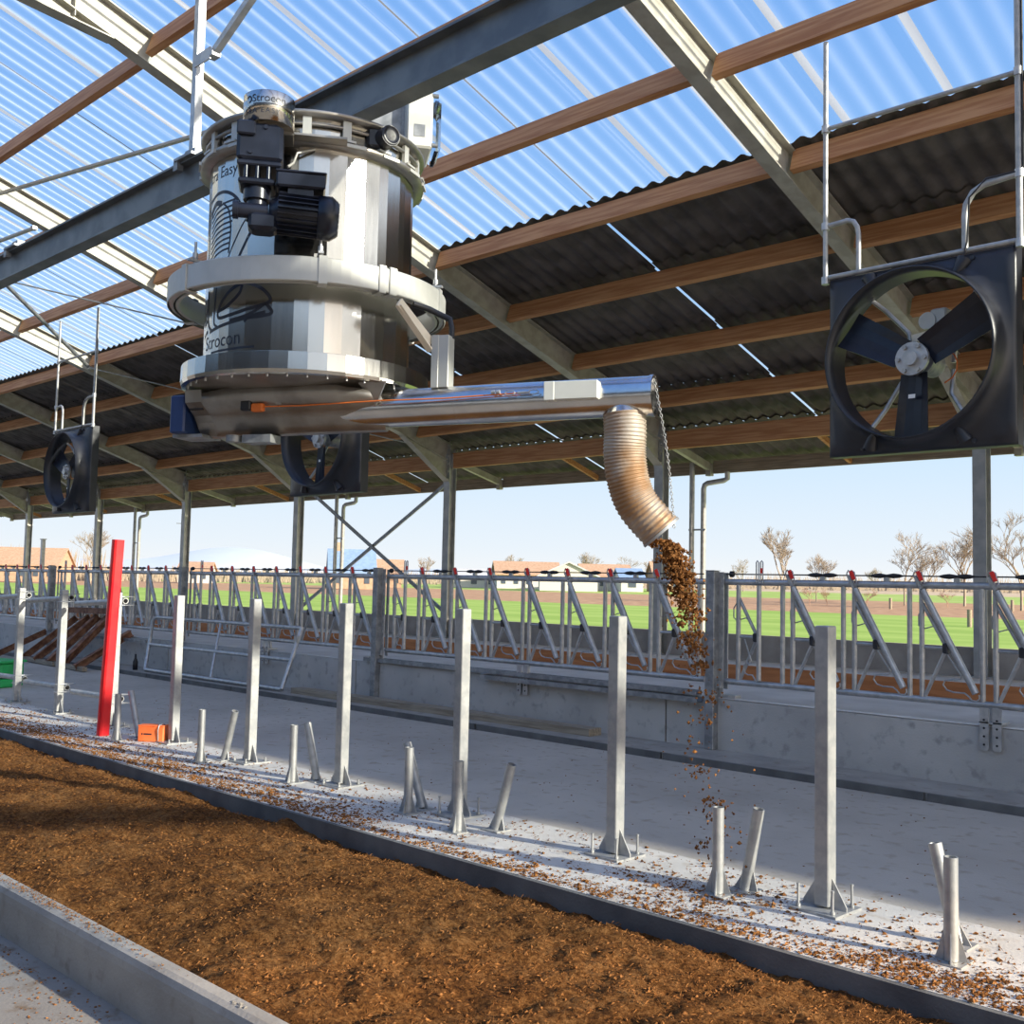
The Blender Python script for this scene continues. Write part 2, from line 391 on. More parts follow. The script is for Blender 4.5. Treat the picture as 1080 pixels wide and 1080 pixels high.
# mirrored slope over and behind the camera
for a, bnd, m in ((1.45, -5.8, trans), (-5.8, -12.6, fibre)):
    n = int((XR-XL)/PITCH*4); vs = []
    for i in range(n+1):
        x = XL+(XR-XL)*i/n; w = .024*math.sin(2*math.pi*x/PITCH)
        for y in (a, bnd): vs.append((x, y, zb(y)+.4+w))
    struct('ceiling', MB().add(vs, [(2*i, 2*i+2, 2*i+3, 2*i+1) for i in range(n)], None, True), m)

# steel frames: rafter, haunches, column
def ibeam(mb, p0, p1, w, h, tf=.014, tw=.01, up=(0, 0, 1)):
    for s in (-1, 1):
        mb.prism([(-w/2, s*(h/2)-tf/2), (w/2, s*(h/2)-tf/2), (w/2, s*(h/2)+tf/2), (-w/2, s*(h/2)+tf/2)], p0, p1, up)
    mb.prism([(-tw/2, -h/2), (tw/2, -h/2), (tw/2, h/2), (-tw/2, h/2)], p0, p1, up)
ordw = ['nearest', 'second', 'third', 'fourth', 'fifth', 'sixth', 'seventh', 'eighth', 'ninth']
def frame(k):
    X = -5.19-5.04*k
    root = thing('portal_frame', '', 'steel frame', (X, 14, .545))
    mb = MB(); hh = .33*math.cos(math.atan(K))
    H2 = .33/2
    y0, y1 = 1.6, 14.0
    ibeam(mb, (0+X, y0, zb(y0)+H2*1.03), (X, y1-.1, zb(y1-.1)+H2*1.03), .16, hh)
    part('rafter', mb, frame_steel, root, True)
    mb = MB()                                     # rafter of the other slope
    ibeam(mb, (X, 1.6, zb(1.6)+H2), (X, -12.4, zb(-12.4)+H2), .16, hh)
    part('rafter', mb, frame_steel, root, True)
    # haunch at the column: web triangle and sloping flange
    mb = MB(); a = (12.75, zb(12.75)); c = (13.92, 3.55); d = (13.92, zb(13.92))
    vs = [(X+s*.005, y, z) for s in (-1, 1) for y, z in (a, c, d)]
    mb.add(vs, [(0, 1, 2), (5, 4, 3), (0, 3, 4, 1), (1, 4, 5, 2), (2, 5, 3, 0)])
    mb.bar((X, a[0], a[1]-.005), (X, c[0], c[1]), .16, .014)
    part('haunch', mb, frame_steel, root, True)
    mb = MB(); a = (4.6, zb(4.6)); c = (1.6, zb(1.6)-.72); d = (1.6, zb(1.6))
    vs = [(X+s*.005, y, z) for s in (-1, 1) for y, z in (a, c, d)]
    mb.add(vs, [(0, 1, 2), (5, 4, 3), (0, 3, 4, 1), (1, 4, 5, 2), (2, 5, 3, 0)])
    mb.bar((X, a[0], a[1]-.005), (X, c[0], c[1]), .16, .014)
    mb.bar((X, 4.2, zb(4.2)+.3), (X, 4.2, zb(4.2)-.06), .15, .01, up=(0, 1, 0))
    part('haunch', mb, frame_steel, root, True)
    mb = MB()
    ibeam(mb, (X, 14, .545), (X, 14, 4.2), .17, .16, .012, .009, up=(0, 1, 0))
    mb.box((X, 13.905, 3.95), (.17, .014, .85))
    for i in range(5):
        for s in (-1, 1): mb.box((X+s*.055, 13.885, 3.6+i*.15), (.03, .03, .03))
    mb.box((X+.10, 14.0, 3.95), (.05, .12, .28))
    part('column', mb, col_steel, root, True)
    mb = MB(); mb.bar((X, 14.1, 3.98), (X, 15.4, 3.66), .08, .12); mb.box((X, 15.37, 3.62), (.1, .1, .2))
    part('outrigger', mb, frame_steel, root, True)
    mb = MB(); mb.box((X, 14, .56), (.3, .3, .025))
    part('base_plate', mb, galv, root, True)
    return root
for k in range(-3, 8):
    r = frame(k)
    if k >= 0: r['label'] = 'galvanized steel frame with column and rafter, %s from the right edge of the photo' % ordw[k]
    else: r['label'] = 'galvanized steel frame beyond the right edge, %s bay over' % ordw[-k-1]

# timber purlins: one between each pair of frames in each row
prow = [2.45, 3.75, 5.07, 6.40, 7.75, 9.10, 10.42, 11.80, 13.12]
rown = ['highest', 'second highest', 'third highest', 'row behind the monorail', 'row carrying the fans', 'along the dark sheet edge', 'first under dark sheets', 'second under dark sheets', 'third under dark sheets']
nrm = Vector((0, K, 1)).normalized(); th = math.atan(K)
BAY = ['right edge bay', 'nearest full bay', 'second full bay', 'third full bay', 'fourth full bay', 'fifth full bay', 'sixth full bay', 'seventh full bay']
for i, y in enumerate(prow):
    for k in range(-1, 7):
        xa = -5.19-5.04*k-.06; xb = xa-4.92; st = (.03 if k % 2 else -.03)
        if i < 2 and k > 3: continue
        mb = MB(); p = Vector((0, y-.03+st, zb(y)+.228))
        p0 = Vector((xa, p.y, p.z)); p1 = Vector((xb, p.y, p.z))
        mb.bar(p0, p1, .075, .235, up=nrm)
        solo('purlin', mb, wood, 'timber purlin, %s, %s from the right' % (rown[i], BAY[k+1]), 'roof timber', 'purlins in the ' + rown[i])
for k in range(-1, 7):
    xa = -5.19-5.04*k-.10; xb = xa-4.84
    mb = MB(); mb.bar((xa, 14.0, 3.965), (xb, 14.0, 3.965), .09, .29)
    solo('eaves_beam', mb, wood, 'deep reddish timber beam joining the column tops in the %s from the right' % BAY[k+1], 'beam', 'beams between column tops')
    mb = MB(); mb.bar((xa+.04, 15.42, 3.67), (xb-.04, 15.42, 3.67), .05, .22)
    solo('eaves_board', mb, wood_g, 'grey brown board along the roof edge in the %s from the right' % BAY[k+1], 'board', 'boards along the roof edge')
    mb = MB(); xm = (xa+xb)/2+.03; mb.bar((xm, 14.06, 4.02), (xm, 15.4, 3.62), .05, .09)
    solo('short_rafter', mb, wood, 'short timber strut at the roof edge, %s from the right' % BAY[k+1], 'strut', 'short struts at the eaves')
    # small steel angle strips closing the roof edge
# monorail
root = thing('monorail_beam', 'dark steel I-beam crossing the roof, carrying the steel drum', 'beam', (-5.6, 3.9, 4.43))
mb = MB(); ibeam(mb, (7, 3.9, 4.565), (-24, 3.9, 4.565), .13, .25, .016, .009); part('beam', mb, beam_dark, root, True)
mb = MB()
for x in (-7.17, -10.45, 1.0): mb.box((x, 3.9, 4.71), (.26, .19, .02)); mb.box((x+.05, 3.9, 4.74), (.14, .12, .04)); mb.box((x-.12, 3.84, 4.67), (.06, .05, .07))
part('clamp', mb, galv_dull, root, True)
for i, (x, nm) in enumerate(((-7.17, 'left of the steel drum'), (1.0, 'beyond the right edge of the photo'))):
    root = thing('hanger_rod', 'galvanized angle hanger from rafters to monorail, %s' % nm, 'hanger', (x, 3.9, 4.73))
    mb = MB(); mb.box((0, -.025, 1.25), (.06, .008, 2.5)); mb.box((.028, 0, 1.25), (.008, .06, 2.5))
    part('angle_bar', mb, galv, root); mb = MB(); mb.box((0, 0, .02), (.1, .1, .04)); part('foot', mb, galv, root); mb = MB(); mb.box((.12, -.03, .72), (.22, .012, .09)); part('bracket', mb, galv, root)
def flat(name, a, b, w, t, m, label, cat='brace', bolts=True):
    a = Vector(a); b = Vector(b); root = thing(name, label, cat, a)
    mb = MB(); mb.bar(a, b, w, t); part('bar', mb, m, root, True)
    for p in (a, b): mb = MB(); mb.box(p, (.09, .07, .05)); part('end_plate', mb, m, root, True)
    return root
flat('sway_brace', (-6.95, 3.9, 5.45), (-5.3, 3.95, 6.35), .05, .05, galv, 'galvanized angle brace rising to the right from the hanger left of the drum')
flat('wind_brace', (-10.2, 5.93, 6.52), (-15.2, 5.33, 6.80), .055, .03, alu, 'pale flat brace running from behind the drum left to the next rafter')
flat('wind_brace', (-15.3, 5.9, 6.5), (-20.2, 5.6, 6.62), .055, .03, alu, 'pale flat brace at the left edge just above the monorail')
flat('wind_brace', (-17.68, 6.47, 6.30), (-15.35, 8.72, 5.60), .06, .015, galv_dull, 'dull flat brace sloping from below the monorail toward the drum')
flat('wind_brace', (-20.0, 8.9, 5.57), (-15.3, 13.0, 4.2), .06, .015, galv_dull, 'dull flat brace sloping down below the dark sheets behind the drum')
root = thing('tie_pipe', 'round steel strut running down from the monorail to the rafter above the far left fan', 'strut', (-17.9, 6.45, 6.3))
mb = MB(); mb.tube([(-17.9, 6.45, 6.34), (-20.1, 8.95, 5.58)], .035, 8); part('pipe', mb, galv_dull, root, True)

# X brace between two columns
root = thing('cross_brace', 'crossed steel bars between two columns behind the feed fence, blue roofed house behind', 'brace', (-17.7, 14, .6))
for s in (1, -1):
    mb = MB(); a = (-15.28, 14.03+.02*s, 3.62 if s > 0 else 1.0); b2 = (-20.15, 14.03+.02*s, 1.0 if s > 0 else 3.72)
    mb.bar(a, b2, .03, .07); part('bar', mb, galv_dull, root, True)
# rain pipes
for k in (1, 3, 5):
    X = -5.19-5.04*k-.02
    for j, (dx, rr) in enumerate(((-.40, .045), (-.10, .045))):
        pass
    root = thing('downpipe', 'zinc rain downpipe outside the %s column from the right, with a bend at its top' % ordw[k], 'pipe', (X-.15, 15.25, -.3))
    mb = MB(); mb.tube([(X-.25, 15.25, -.3), (X-.25, 15.25, 3.75)], .045, 12); part('pipe', mb, galv_post, root, True)
    mb = MB(); mb.tube([(X-.05, 15.3, -.3), (X-.05, 15.3, 3.30), (X-.03, 15.3, 3.36), (X+.03, 15.3, 3.39), (X+.35, 15.3, 3.42), (X+.42, 15.3, 3.45), (X+.42, 15.3, 3.56)], .045, 12); part('bent_pipe', mb, galv_post, root, True)
    mb = MB(); mb.box((X-.15, 15.27, 2.6), (.34, .03, .03)); part('pipe_clip', mb, galv, root, True)
root = thing('steel_stub_post', 'thin steel post standing beside the far left columns', 'post', (-26.9, 11, .56))
mb = MB(); mb.box((0, 0, .95), (.1, .08, 1.9)); part('post', mb, galv, root); mb = MB(); mb.box((0, 0, 1.91), (.14, .12, .02)); part('cap', mb, galv, root)

# ------------------------------------------------------------------ feed fence panels
def make_panel():
    root = thing('feed_fence_panel', '', 'feed fence', (0, 8.93, .56), 0, 'feed fence panels along the white slab')
    Z = lambda z: z-.56
    L = 4.92
    mb = MB(); mb.tube([(.08, 0, Z(1.67)), (L+.08, 0, Z(1.67))], .031, 10); part('top_rail', mb, galv, root)
    mb = MB(); mb.tube([(.08, 0, Z(.715)), (L+.08, 0, Z(.715))], .029, 10); part('bottom_rail', mb, galv, root)
    # locking rod with its black tapered sleeves
    mb = MB(); mb.tube([(.1, -.01, Z(1.745)), (L+.06, -.01, Z(1.745))], .007, 6)
    part('locking_rod', mb, cableblack, root)
    mb = MB(); mb.lathe([(.004, -.02), (.03, -.015), (.03, .015), (.008, .03)], 8, align((.16, -.01, Z(1.745)), (1, 0, 0)))
    part('rod_sleeve', mb, cableblack, root)
    hs = [.78+.604*i for i in range(7)]
    for x in [.47]+hs:
        xm = x+.33 if x > .5 else x
        if x > .5:
            mb = MB()
            for s in (-1, 1): mb.lathe([(.006, 0), (.017, .04), (.022, .09), (.012, .15)], 8, align((xm+s*.15, -.01, Z(1.745)), (-s, 0, 0)))
            part('rod_sleeve', mb, cableblack, root)
            mb = MB(); mb.box((xm, 0, Z(1.715)), (.05, .03, .05)); part('rod_bracket', mb, galv, root)
    def upright(x, mb=None):
        mb = MB(); mb.tube([(x, 0, Z(.715)), (x, 0, Z(1.67))], .023, 8); part('upright', mb, galv, root)
    def yframe(x, px):
        mb = MB()
        mb.tube([(x, 0, Z(1.53)), (px-.01, 0, Z(1.17))], .017, 8)
        mb.tube([(x, 0, Z(1.15)), (px-.02, 0, Z(1.15))], .014, 8)
        mb.tube([(px-.01, 0, Z(1.13)), (x+.02, 0, Z(.73))], .017, 8)
        part('neck_brace', mb, galv, root)
    def wire(x0, flip=1):
        mb = MB(); pts = [(.2, 1.13), (.30, .98), (.335, .93), (.33, .905), (.27, .90), (.20, .885), (.185, .85), (.215, .81), (.27, .795), (.36, .795), (.395, .77), (.42, .74), (.455, .735), (.48, .76), (.475, .79)]
        mb.tube([(x0+a*flip, -.02, Z(z)) for a, z in pts], .007, 6); part('wire_catch', mb, galv, root)
        mb = MB(); mb.tube([(x0+.02, .02, Z(1.5)), (x0-.035, .02, Z(1.42)), (x0-.035, .02, Z(1.33)), (x0+.0, .02, Z(1.30)), (x0+.10, .02, Z(1.33)), (x0+.15, .02, Z(1.30)), (x0+.2, .02, Z(1.17))], .006, 6); part('wire_catch', mb, galv, root)
    for i, hx in enumerate(hs):
        x = hx+.03
        upright(x-.105); upright(x); yframe(x, x+.21)
        lv_root = MB(); lv_root.tube([(x+.02, -.035, Z(1.63)), (x+.455, -.035, Z(.80))], .028, 10)
        lv = part('locking_lever', lv_root, galv, root)
        mb = MB(); mb.prism([(-.012, -.06), (.012, -.06), (.012, .06), (-.012, .06)], (x-.01, -.055, Z(1.69)), (x-.01, -.015, Z(1.69)), up=(-.5, 0, .9)); part('lever_head', mb, galv, lv)
        mb = MB()
        for s in (-.03, .0): mb.tube([(x+s+.01, -.04, Z(1.66)), (x+s-.025, -.04, Z(1.76)), (x+s-.01, -.04, Z(1.79)), (x+s+.015, -.04, Z(1.775)), (x+s+.04, -.04, Z(1.68))], .006, 6)
        part('catch_loop', mb, galv, lv)
        mb = MB(); mb.bar((x-.015, -.045, Z(1.785)), (x+.02, -.045, Z(1.71)), .03, .026, up=(0, 1, 0)); part('catch_tab', mb, redplastic, lv, label='red plastic catch tab')
        mb = MB(); mb.bbox((x+.215, -.02, Z(1.15)), (.05, .07, .085), .008); part('pivot_block', mb, blackplastic, root, label='black plastic pivot block')
        wire(x)
    # first place: lever locked upright
    upright(.23); yframe(.23, .44)
    mb = MB(); mb.tube([(.475, -.035, Z(1.64)), (.475, -.035, Z(.75))], .023, 10); lv = part('locking_lever', mb, galv, root)
    mb = MB()
    for s in (-.035, .01): mb.tube([(.475+s, -.03, Z(1.66)), (.475+s, -.03, Z(1.86)), (.475+s+.012, -.03, Z(1.875)), (.475+s+.025, -.03, Z(1.86)), (.475+s+.025, -.03, Z(1.66))], .006, 6)
    part('catch_loop', mb, galv, lv)
    mb = MB(); mb.box((.5, -.035, Z(1.78)), (.02, .02, .05)); part('catch_tab', mb, redplastic, lv, label='red plastic catch tab')
    mb = MB(); mb.bbox((.44, -.02, Z(1.15)), (.05, .07, .085), .008); part('pivot_block', mb, blackplastic, root, label='black plastic pivot block')
    wire(.2, .55)
    upright(4.92)
    mb = MB(); mb.box((.09, 0, Z(1.2)), (.05, .012, 1.12)); 
    part('mounting_plate', mb, galv, root)
    return root
pan = make_panel()
posts_x = [-.70-5.13*0, -5.83, -10.97, -16.02, -21.15, -26.28, -31.4, -36.5, -41.6]
posts_x = [.70-1.40, -5.83, -10.97, -16.02, -21.12, -26.2, -31.3, -36.4, -41.5]
fl = ['beyond the right edge', 'right of the foreground stream', 'left of the foreground stream', 'behind the leaning gate', 'behind the red post', 'behind the rusty beams', 'at the far left edge', 'past the left edge', 'farthest past the left edge']
pn = ['nearest', 'second', 'third', 'fourth', 'fifth', 'sixth', 'seventh', 'eighth', 'ninth']
for i, x in enumerate(posts_x[1:]):
    p = pan if i == 0 else copy_tree(pan)
    p.location = (x, 8.93, .56)
    p['label'] = 'galvanized self-locking feed fence panel with slanted neck bars, %s panel counted from the right edge' % pn[i]
def make_fence_post():
    root = thing('fence_post', '', 'post', (0, 8.87, .064), 0, 'posts of the feed fence')
    mb = MB(); mb.bbox((0, 0, .855), (.10, .10, 1.71), .006); part('post', mb, galv_dull, root)
    mb = MB(); mb.box((.075, .045, 1.10), (.05, .01, 1.2)); mb.box((.05, .03, .62), (.08, .05, .06))
    for i in range(14): mb.box((.078, .037, .58+i*.08), (.012, .008, .03))
    part('hole_strip', mb, galv, root)
    mb = MB(); mb.box((0, 0, 1.713), (.11, .11, .006)); part('cap', mb, galv, root)
    return root
fp = make_fence_post()
for i, x in enumerate(posts_x[1:]):
    p = fp if i == 0 else copy_tree(fp)
    p.location = (x, 8.83, .064); p['label'] = 'square steel post of the feed fence, %s from the right' % pn[i]
# perforated brackets that hold the fence on the wall
def bracket(x, lab):
    root = thing('wall_bracket', lab, 'bracket', (x, 8.86, .38), 0, 'perforated brackets of the feed fence')
    for s in (-1, 1):
        mb = MB(); mb.prism([(-.035, -.13), (-.022, -.145), (.022, -.145), (.035, -.13), (.035, .19), (-.035, .19)], (s*.05, -.03, .13), (s*.05, -.017, .13)); pl = part('plate', mb, galv, root)
        for i in range(4): mb = MB(); mb.cyl((0, 0, 0), .009, .006, 10, m=tr(s*.05, -.032, .03+i*.065) @ rotm('X', R(90))); part('hole', mb, cableblack, pl)
    mb = MB(); mb.box((0, .05, .205), (.18, .16, .012)); mb.box((0, .055, .27), (.07, .02, .14)); part('saddle', mb, galv, root)
    return root
bracket(-3.22, 'pair of perforated steel straps over the wall edge below the rightmost fence bars')
bracket(-8.35, 'pair of perforated steel straps on the wall below the middle fence panel')
bracket(-13.55, 'pair of perforated steel straps beside the right end of the leaning gate')
# loose channels lying on the wall edge
def chan(x0, x1, y, z, lab):
    root = thing('steel_channel', lab, 'channel', ((x0+x1)/2, y, z), 0, 'galvanized channels on the slab edge')
    mb = MB(); mb.prism([(-.05, 0), (.05, 0), (.05, .05), (.042, .05), (.042, .008), (-.042, .008), (-.042, .05), (-.05, .05)], (x0, y, z), (x1, y, z)); part('channel', mb, galv_dull, root, True)
    mb = MB(); mb.box((x0+.03, y, z+.058), (.06, .1, .006)); part('end_plate', mb, galv, root, True)
chan(-11.2, -6.0, 8.86, .56, 'long galvanized channel on the slab edge starting at the middle fence post')
chan(-8.95, -5.95, 8.80, .50, 'shorter galvanized channel hung in front of the longer one near the right fence post')
mb = MB(); mb.prism([(-.05, 0), (.05, 0), (.05, .03), (-.05, .03)], (-5.75, 8.93, .56), (-5.6, 8.93, .56)); solo('steel_shim', mb, galv_post, 'small white packing piece at the foot of the nearest fence post', 'plate')

# ------------------------------------------------------------------ strip posts
def make_post(bolts):
    root = thing('cubicle_post', '', 'post', (0, 0, .004), 0, 'square galvanized posts on the pale strip')
    mb = MB(); mb.bbox((0, 0, .72), (.08, .08, 1.40), .005); part('post', mb, galv_post, root)
    mb = MB(); mb.box((0, 0, .006), (.26, .26, .012)); bpz = part('base_plate', mb, galv_post, root)
    for s in (-1, 1):
        mb = MB(); vs = [(s*.04, j*.004, .012) for j in (-1, 1)]+[(s*.12, j*.004, .012) for j in (-1, 1)]+[(s*.12, j*.004, .03) for j in (-1, 1)]+[(s*.04, j*.004, .16) for j in (-1, 1)]
        mb.add(vs, [(0, 2, 4, 6), (7, 5, 3, 1), (0, 1, 3, 2), (2, 3, 5, 4), (4, 5, 7, 6), (6, 7, 1, 0)]); part('gusset', mb, galv_post, root)
    for i in (-1, 1):
        for j in (-1, 1):
            mb = MB(); h = .11 if bolts else .03
            mb.cyl((i*.095, j*.095, .012+h/2), .007, h, 8); mb.cyl((i*.095, j*.095, .02), .014, .014, 6); mb.cyl((i*.095, j*.095, .012+h), .010, .010, 6)
            part('anchor_bolt', mb, galv_post, root)
    return root
pb = make_post(True); pl_ = make_post(False)
px = [-2.67, -4.05, -5.45, -6.84, -8.20, -9.61, -11.0, -12.43, -13.75, -15.15, -16.5]
pdesc = ['foremost at the right, right of the falling bedding', 'second from the right, left of the falling bedding', 'third from the right', 'fourth from the right', 'fifth from the right', 'sixth from the right, behind the orange box', 'seventh from the right, half hidden by the red post', 'eighth from the right, left of the red post', 'ninth, at the left edge', 'tenth, past the left edge', 'eleventh, past the left edge']
used = {True: False, False: False}
for i, x in enumerate(px):
    big = i < 3; src = pb if big else pl_
    p = copy_tree(src) if used[big] else src; used[big] = True
    p.location = (x, 5.08+.028*(-2.67-x), .004); p.rotation_euler = (0, 0, R(random.uniform(-3, 3)))
    p['label'] = 'square galvanized strip post, ' + pdesc[i]
def make_rail():
    root = thing('rail_tube', '', 'tube', (0, 0, 0), 0, 'loose tubes clamped to the left posts')
    mb = MB(); mb.tube([(0, 0, 0), (.6, 0, 0), (1.2, 0, 0)], .032, 14, inner=.026); part('tube', mb, galv_post, root)
    mb = MB()
    for z in (-.045, .045): mb.tube([(1.17+.052*math.cos(a), .13*math.sin(-a)-.02, z) for a in [k*math.pi/6 for k in range(13)]], .005, 6)
    part('u_bolt', mb, galv, root)
    return root
rt = make_rail(); first = True
for i, (x0, x1) in enumerate(((-12.16, -11.02), (-13.5, -12.45), (-14.95, -13.78))):
    for z0, z1, nm in ((1.27, 1.33, 'upper'), (.27, .29, 'lower')):
        p = rt if first else copy_tree(rt); first = False
        y = 5.08+.028*(-2.67-x1)+.08; p.location = ((-11.0, -12.43, -13.75)[i]-1.17, y, z0); p.rotation_euler = (0, -math.atan2(z1-z0, 1.15), 0)
        p['label'] = '%s open steel tube clamped to the post %s' % (nm, ('behind the red post', 'left of the red post', 'at the left edge')[i])
# short pipes
def make_short():
    root = thing('socket_pipe', '', 'pipe stub', (0, 0, .004), 0, 'short pipe stubs on the pale strip')
    mb = MB(); mb.tube([(0, 0, .01), (0, 0, .45)], .031, 16, inner=.025); part('pipe', mb, galv_post, root)
    mb = MB(); mb.box((0, 0, .004), (.14, .14, .008)); part('base_plate', mb, galv_post, root)
    for a in (0, 90, 180, 270):
        mb = MB(); vs = [(.028, j*.003, .008) for j in (-1, 1)]+[(.068, j*.003, .008) for j in (-1, 1)]+[(.03, j*.003, .13) for j in (-1, 1)]
        mb.add(vs, [(0, 2, 4), (5, 3, 1), (0, 1, 3, 2), (2, 3, 5, 4), (4, 5, 1, 0)], rotm('Z', R(a+20))); part('gusset', mb, galv_post, root)
    return root
def make_slant(dx):
    root = thing('socket_pipe', '', 'pipe stub', (0, 0, .004), 0, 'short pipe stubs on the pale strip')
    mb = MB(); mb.tube([(0, 0, .01), (dx, .0, .44)], .031, 16, inner=.025); part('pipe', mb, galv_post, root)
    mb = MB(); mb.box((0, 0, .004), (.14, .14, .008)); part('base_plate', mb, galv_post, root)
    s = 1 if dx > 0 else -1
    mb = MB(); vs = [(s*.02, j*.003, .008) for j in (-1, 1)]+[(s*.075, j*.003, .008) for j in (-1, 1)]+[(s*.045, j*.003, .13) for j in (-1, 1)]
    mb.add(vs, [(0, 2, 4), (5, 3, 1), (0, 1, 3, 2), (2, 3, 5, 4), (4, 5, 1, 0)]); part('gusset', mb, galv_post, root)
    mb = MB(); vs = [(-s*.02, j*.003, .008) for j in (-1, 1)]+[(-s*.065, j*.003, .008) for j in (-1, 1)]+[(-s*.01, j*.003, .10) for j in (-1, 1)]
    mb.add(vs, [(0, 2, 4), (5, 3, 1), (0, 1, 3, 2), (2, 3, 5, 4), (4, 5, 1, 0)]); part('gusset', mb, galv_post, root)
    return root
ups = [(-10.03, 4.90), (-8.47, 4.91), (-7.17, 4.97), (-5.735, 4.94), (-5.10, 4.82), (-3.18, 4.89), (-1.917, 4.78)]
nms = ['just right of the red post', 'in the second pair right of the red post', 'in the third pair right of the red post', 'in the fourth pair right of the red post', 'in front of the third post from the right', 'under the falling bedding', 'in the rightmost pair']
sp = make_short()
for i, (x, y) in enumerate(ups):
    p = sp if i == 0 else copy_tree(sp); p.location = (x, y, .004); p['label'] = 'upright short steel pipe stub ' + nms[i]
sl = [(-10.06, 5.15, -.21), (-8.43, 5.12, .15), (-7.11, 5.16, -.15), (-5.76, 5.10, -.19), (-4.97, 5.04, .13), (-3.12, 5.06, .08), (-1.99, 5.03, -.10)]
nms2 = ['beside the orange box', 'in the second pair right of the red post', 'in the third pair right of the red post', 'in the fourth pair right of the red post', 'right of the third post from the right', 'beside the falling bedding', 'in the rightmost pair']
for i, (x, y, dx) in enumerate(sl):
    p = make_slant(dx); p.location = (x, y, .004); p['label'] = 'slanted short steel pipe stub ' + nms2[i]

# red post, orange box, green crate
root = thing('red_post', 'tall bright red post leaning slightly beside the left strip posts', 'post', (-10.45, 4.96, .004))
mb = MB(); pr = [(.055*math.cos(a), .04*math.sin(a)) for a in [k*math.pi/8 for k in range(16)]]
mb.prism([(-.05, -.035), (-.035, -.05), (.035, -.05), (.05, -.035), (.05, .035), (.035, .05), (-.035, .05), (-.05, .035)], (0, 0, 0), (.10, .02, 1.96), up=(0, 1, 0)); part('post', mb, red, root)
mb = MB(); mb.prism([(-.03, -.053), (.0, -.057), (.03, -.053), (.0, -.05)], (0, 0, .01), (.10, .02, 1.95), up=(0, 1, 0)); part('rib', mb, red, root)
root = thing('orange_box', 'small orange plastic box with black letters beside a strip post', 'box', (-9.80, 5.16, .004), R(38))
mb = MB(); mb.bbox((0, 0, .075), (.26, .12, .15), .008); body = part('body', mb, orange, root)
mb = MB(); mb.tube([(.08, -.065, .02), (.08, -.075, .12), (.085, -.06, .165), (.10, .0, .17), (.10, .06, .15)], .006, 6); part('handle', mb, galv, root)
mb = MB(); mb.bbox((0, 0, .153), (.265, .125, .012), .004); part('lid', mb, orange, root); mb = MB(); mb.box((-.03, -.0605, .075), (.08, .001, .014)); mb.box((-.085, -.0605, .075), (.012, .001, .02)); part('print', mb, ink, root, label='small black print')
green_root = thing('green_crate', 'green plastic crate at the left edge behind the strip posts', 'crate', (-15.85, 5.95, 0), R(20))
mb = MB()
for z, h in ((.06, .12), (.24, .20)): mb.bbox((0, 0, z), (.55, .4, h), .02)
part('body', mb, green, green_root)
mb = MB(); mb.bbox((0, 0, .36), (.6, .45, .035), .01); part('rim', mb, green, green_root)

# leaning gate
root = thing('leaning_gate', 'galvanized tube gate leaning against the feed wall behind the strip posts', 'gate', (-14.5, 8.5, .07))
A = Vector((-16.35, 8.42, .10)); B_ = Vector((-12.5, 8.44, .10)); A2 = Vector((-16.95, 8.84, .92)); B2 = Vector((-12.65, 8.84, .92))
def L_(a, b, t): return a+(b-a)*t
mb = MB(); mb.tube([B_, B2], .03, 10); part('end_tube', mb, galv, root, True)
mb = MB(); q = L_(A, A2, .93); mb.tube([A, q, L_(A2, B2, .03)], .03, 10); part('end_tube', mb, galv, root, True)
for t in (0, .47, 1):
    mb = MB(); mb.tube([L_(A, A2, t) if t < 1 else L_(A2, B2, .03), L_(B_, B2, t)], .028, 10); part('rail', mb, galv, root, True)
for t, u in ((.26, .47), (.52, 1), (.78, .47)):
    mb = MB(); mb.tube([L_(A, B_, t), L_(L_(A, A2, u), L_(B_, B2, u), t-.02)], .02, 10); part('cross_tube', mb, galv, root, True)
mb = MB(); mb.box(L_(B_, B2, .8)+Vector((0, -.03, 0)), (.07, .03, .12)); part('hinge', mb, galv, root, True)
root = thing('hand_brush', 'small dark bottle standing on the step beside the leaning gate', 'bottle', (-16.75, 8.45, .064))
mb = MB(); mb.lathe([(.0, 0), (.04, 0), (.042, .13), (.02, .19), (.016, .26), (0, .262)], 12); part('bottle', mb, cableblack, root)
root.name = 'bottle'
# rusty steel beams leaning on the wall
spots = [(-21.3, 7.95, -20.9, 8.7, .50), (-20.2, 8.0, -19.9, 8.83, .80), (-19.55, 7.95, -19.35, 8.83, .84), (-18.95, 7.95, -19.0, 8.83, .86), (-18.3, 7.9, -18.6, 8.83, .84), (-17.65, 7.85, -17.7, 8.83, .62)]
bl = ['leftmost of the leaning stack', 'second from the left of the leaning stack', 'third from the left of the leaning stack', 'fourth from the left of the leaning stack', 'fifth from the left of the leaning stack', 'rightmost of the leaning stack']
for i, (x0, y0, x1, y1, zt) in enumerate(spots):
    mb = MB(); a = Vector((x0, y0, .06)); b2 = Vector((x1, y1, zt)); m = rust
    for s in (-1, 1): mb.prism([(-.05, s*.05-.006), (.05, s*.05-.006), (.05, s*.05+.006), (-.05, s*.05+.006)], a, b2)
    mb.prism([(-.004, -.05), (.004, -.05), (.004, .05), (-.004, .05)], a, b2)
    solo('steel_beam', mb, m, 'rusty steel beam leaning on the feed wall, ' + bl[i], 'beam', 'rusty beams leaning on the wall')
mb = MB(); mb.bar((-20.8, 8.68, .47), (-16.9, 8.72, .52), .05, .05); solo('steel_rail', mb, galv_dull, 'dark steel rail lying along the wall behind the rusty beams', 'rail')
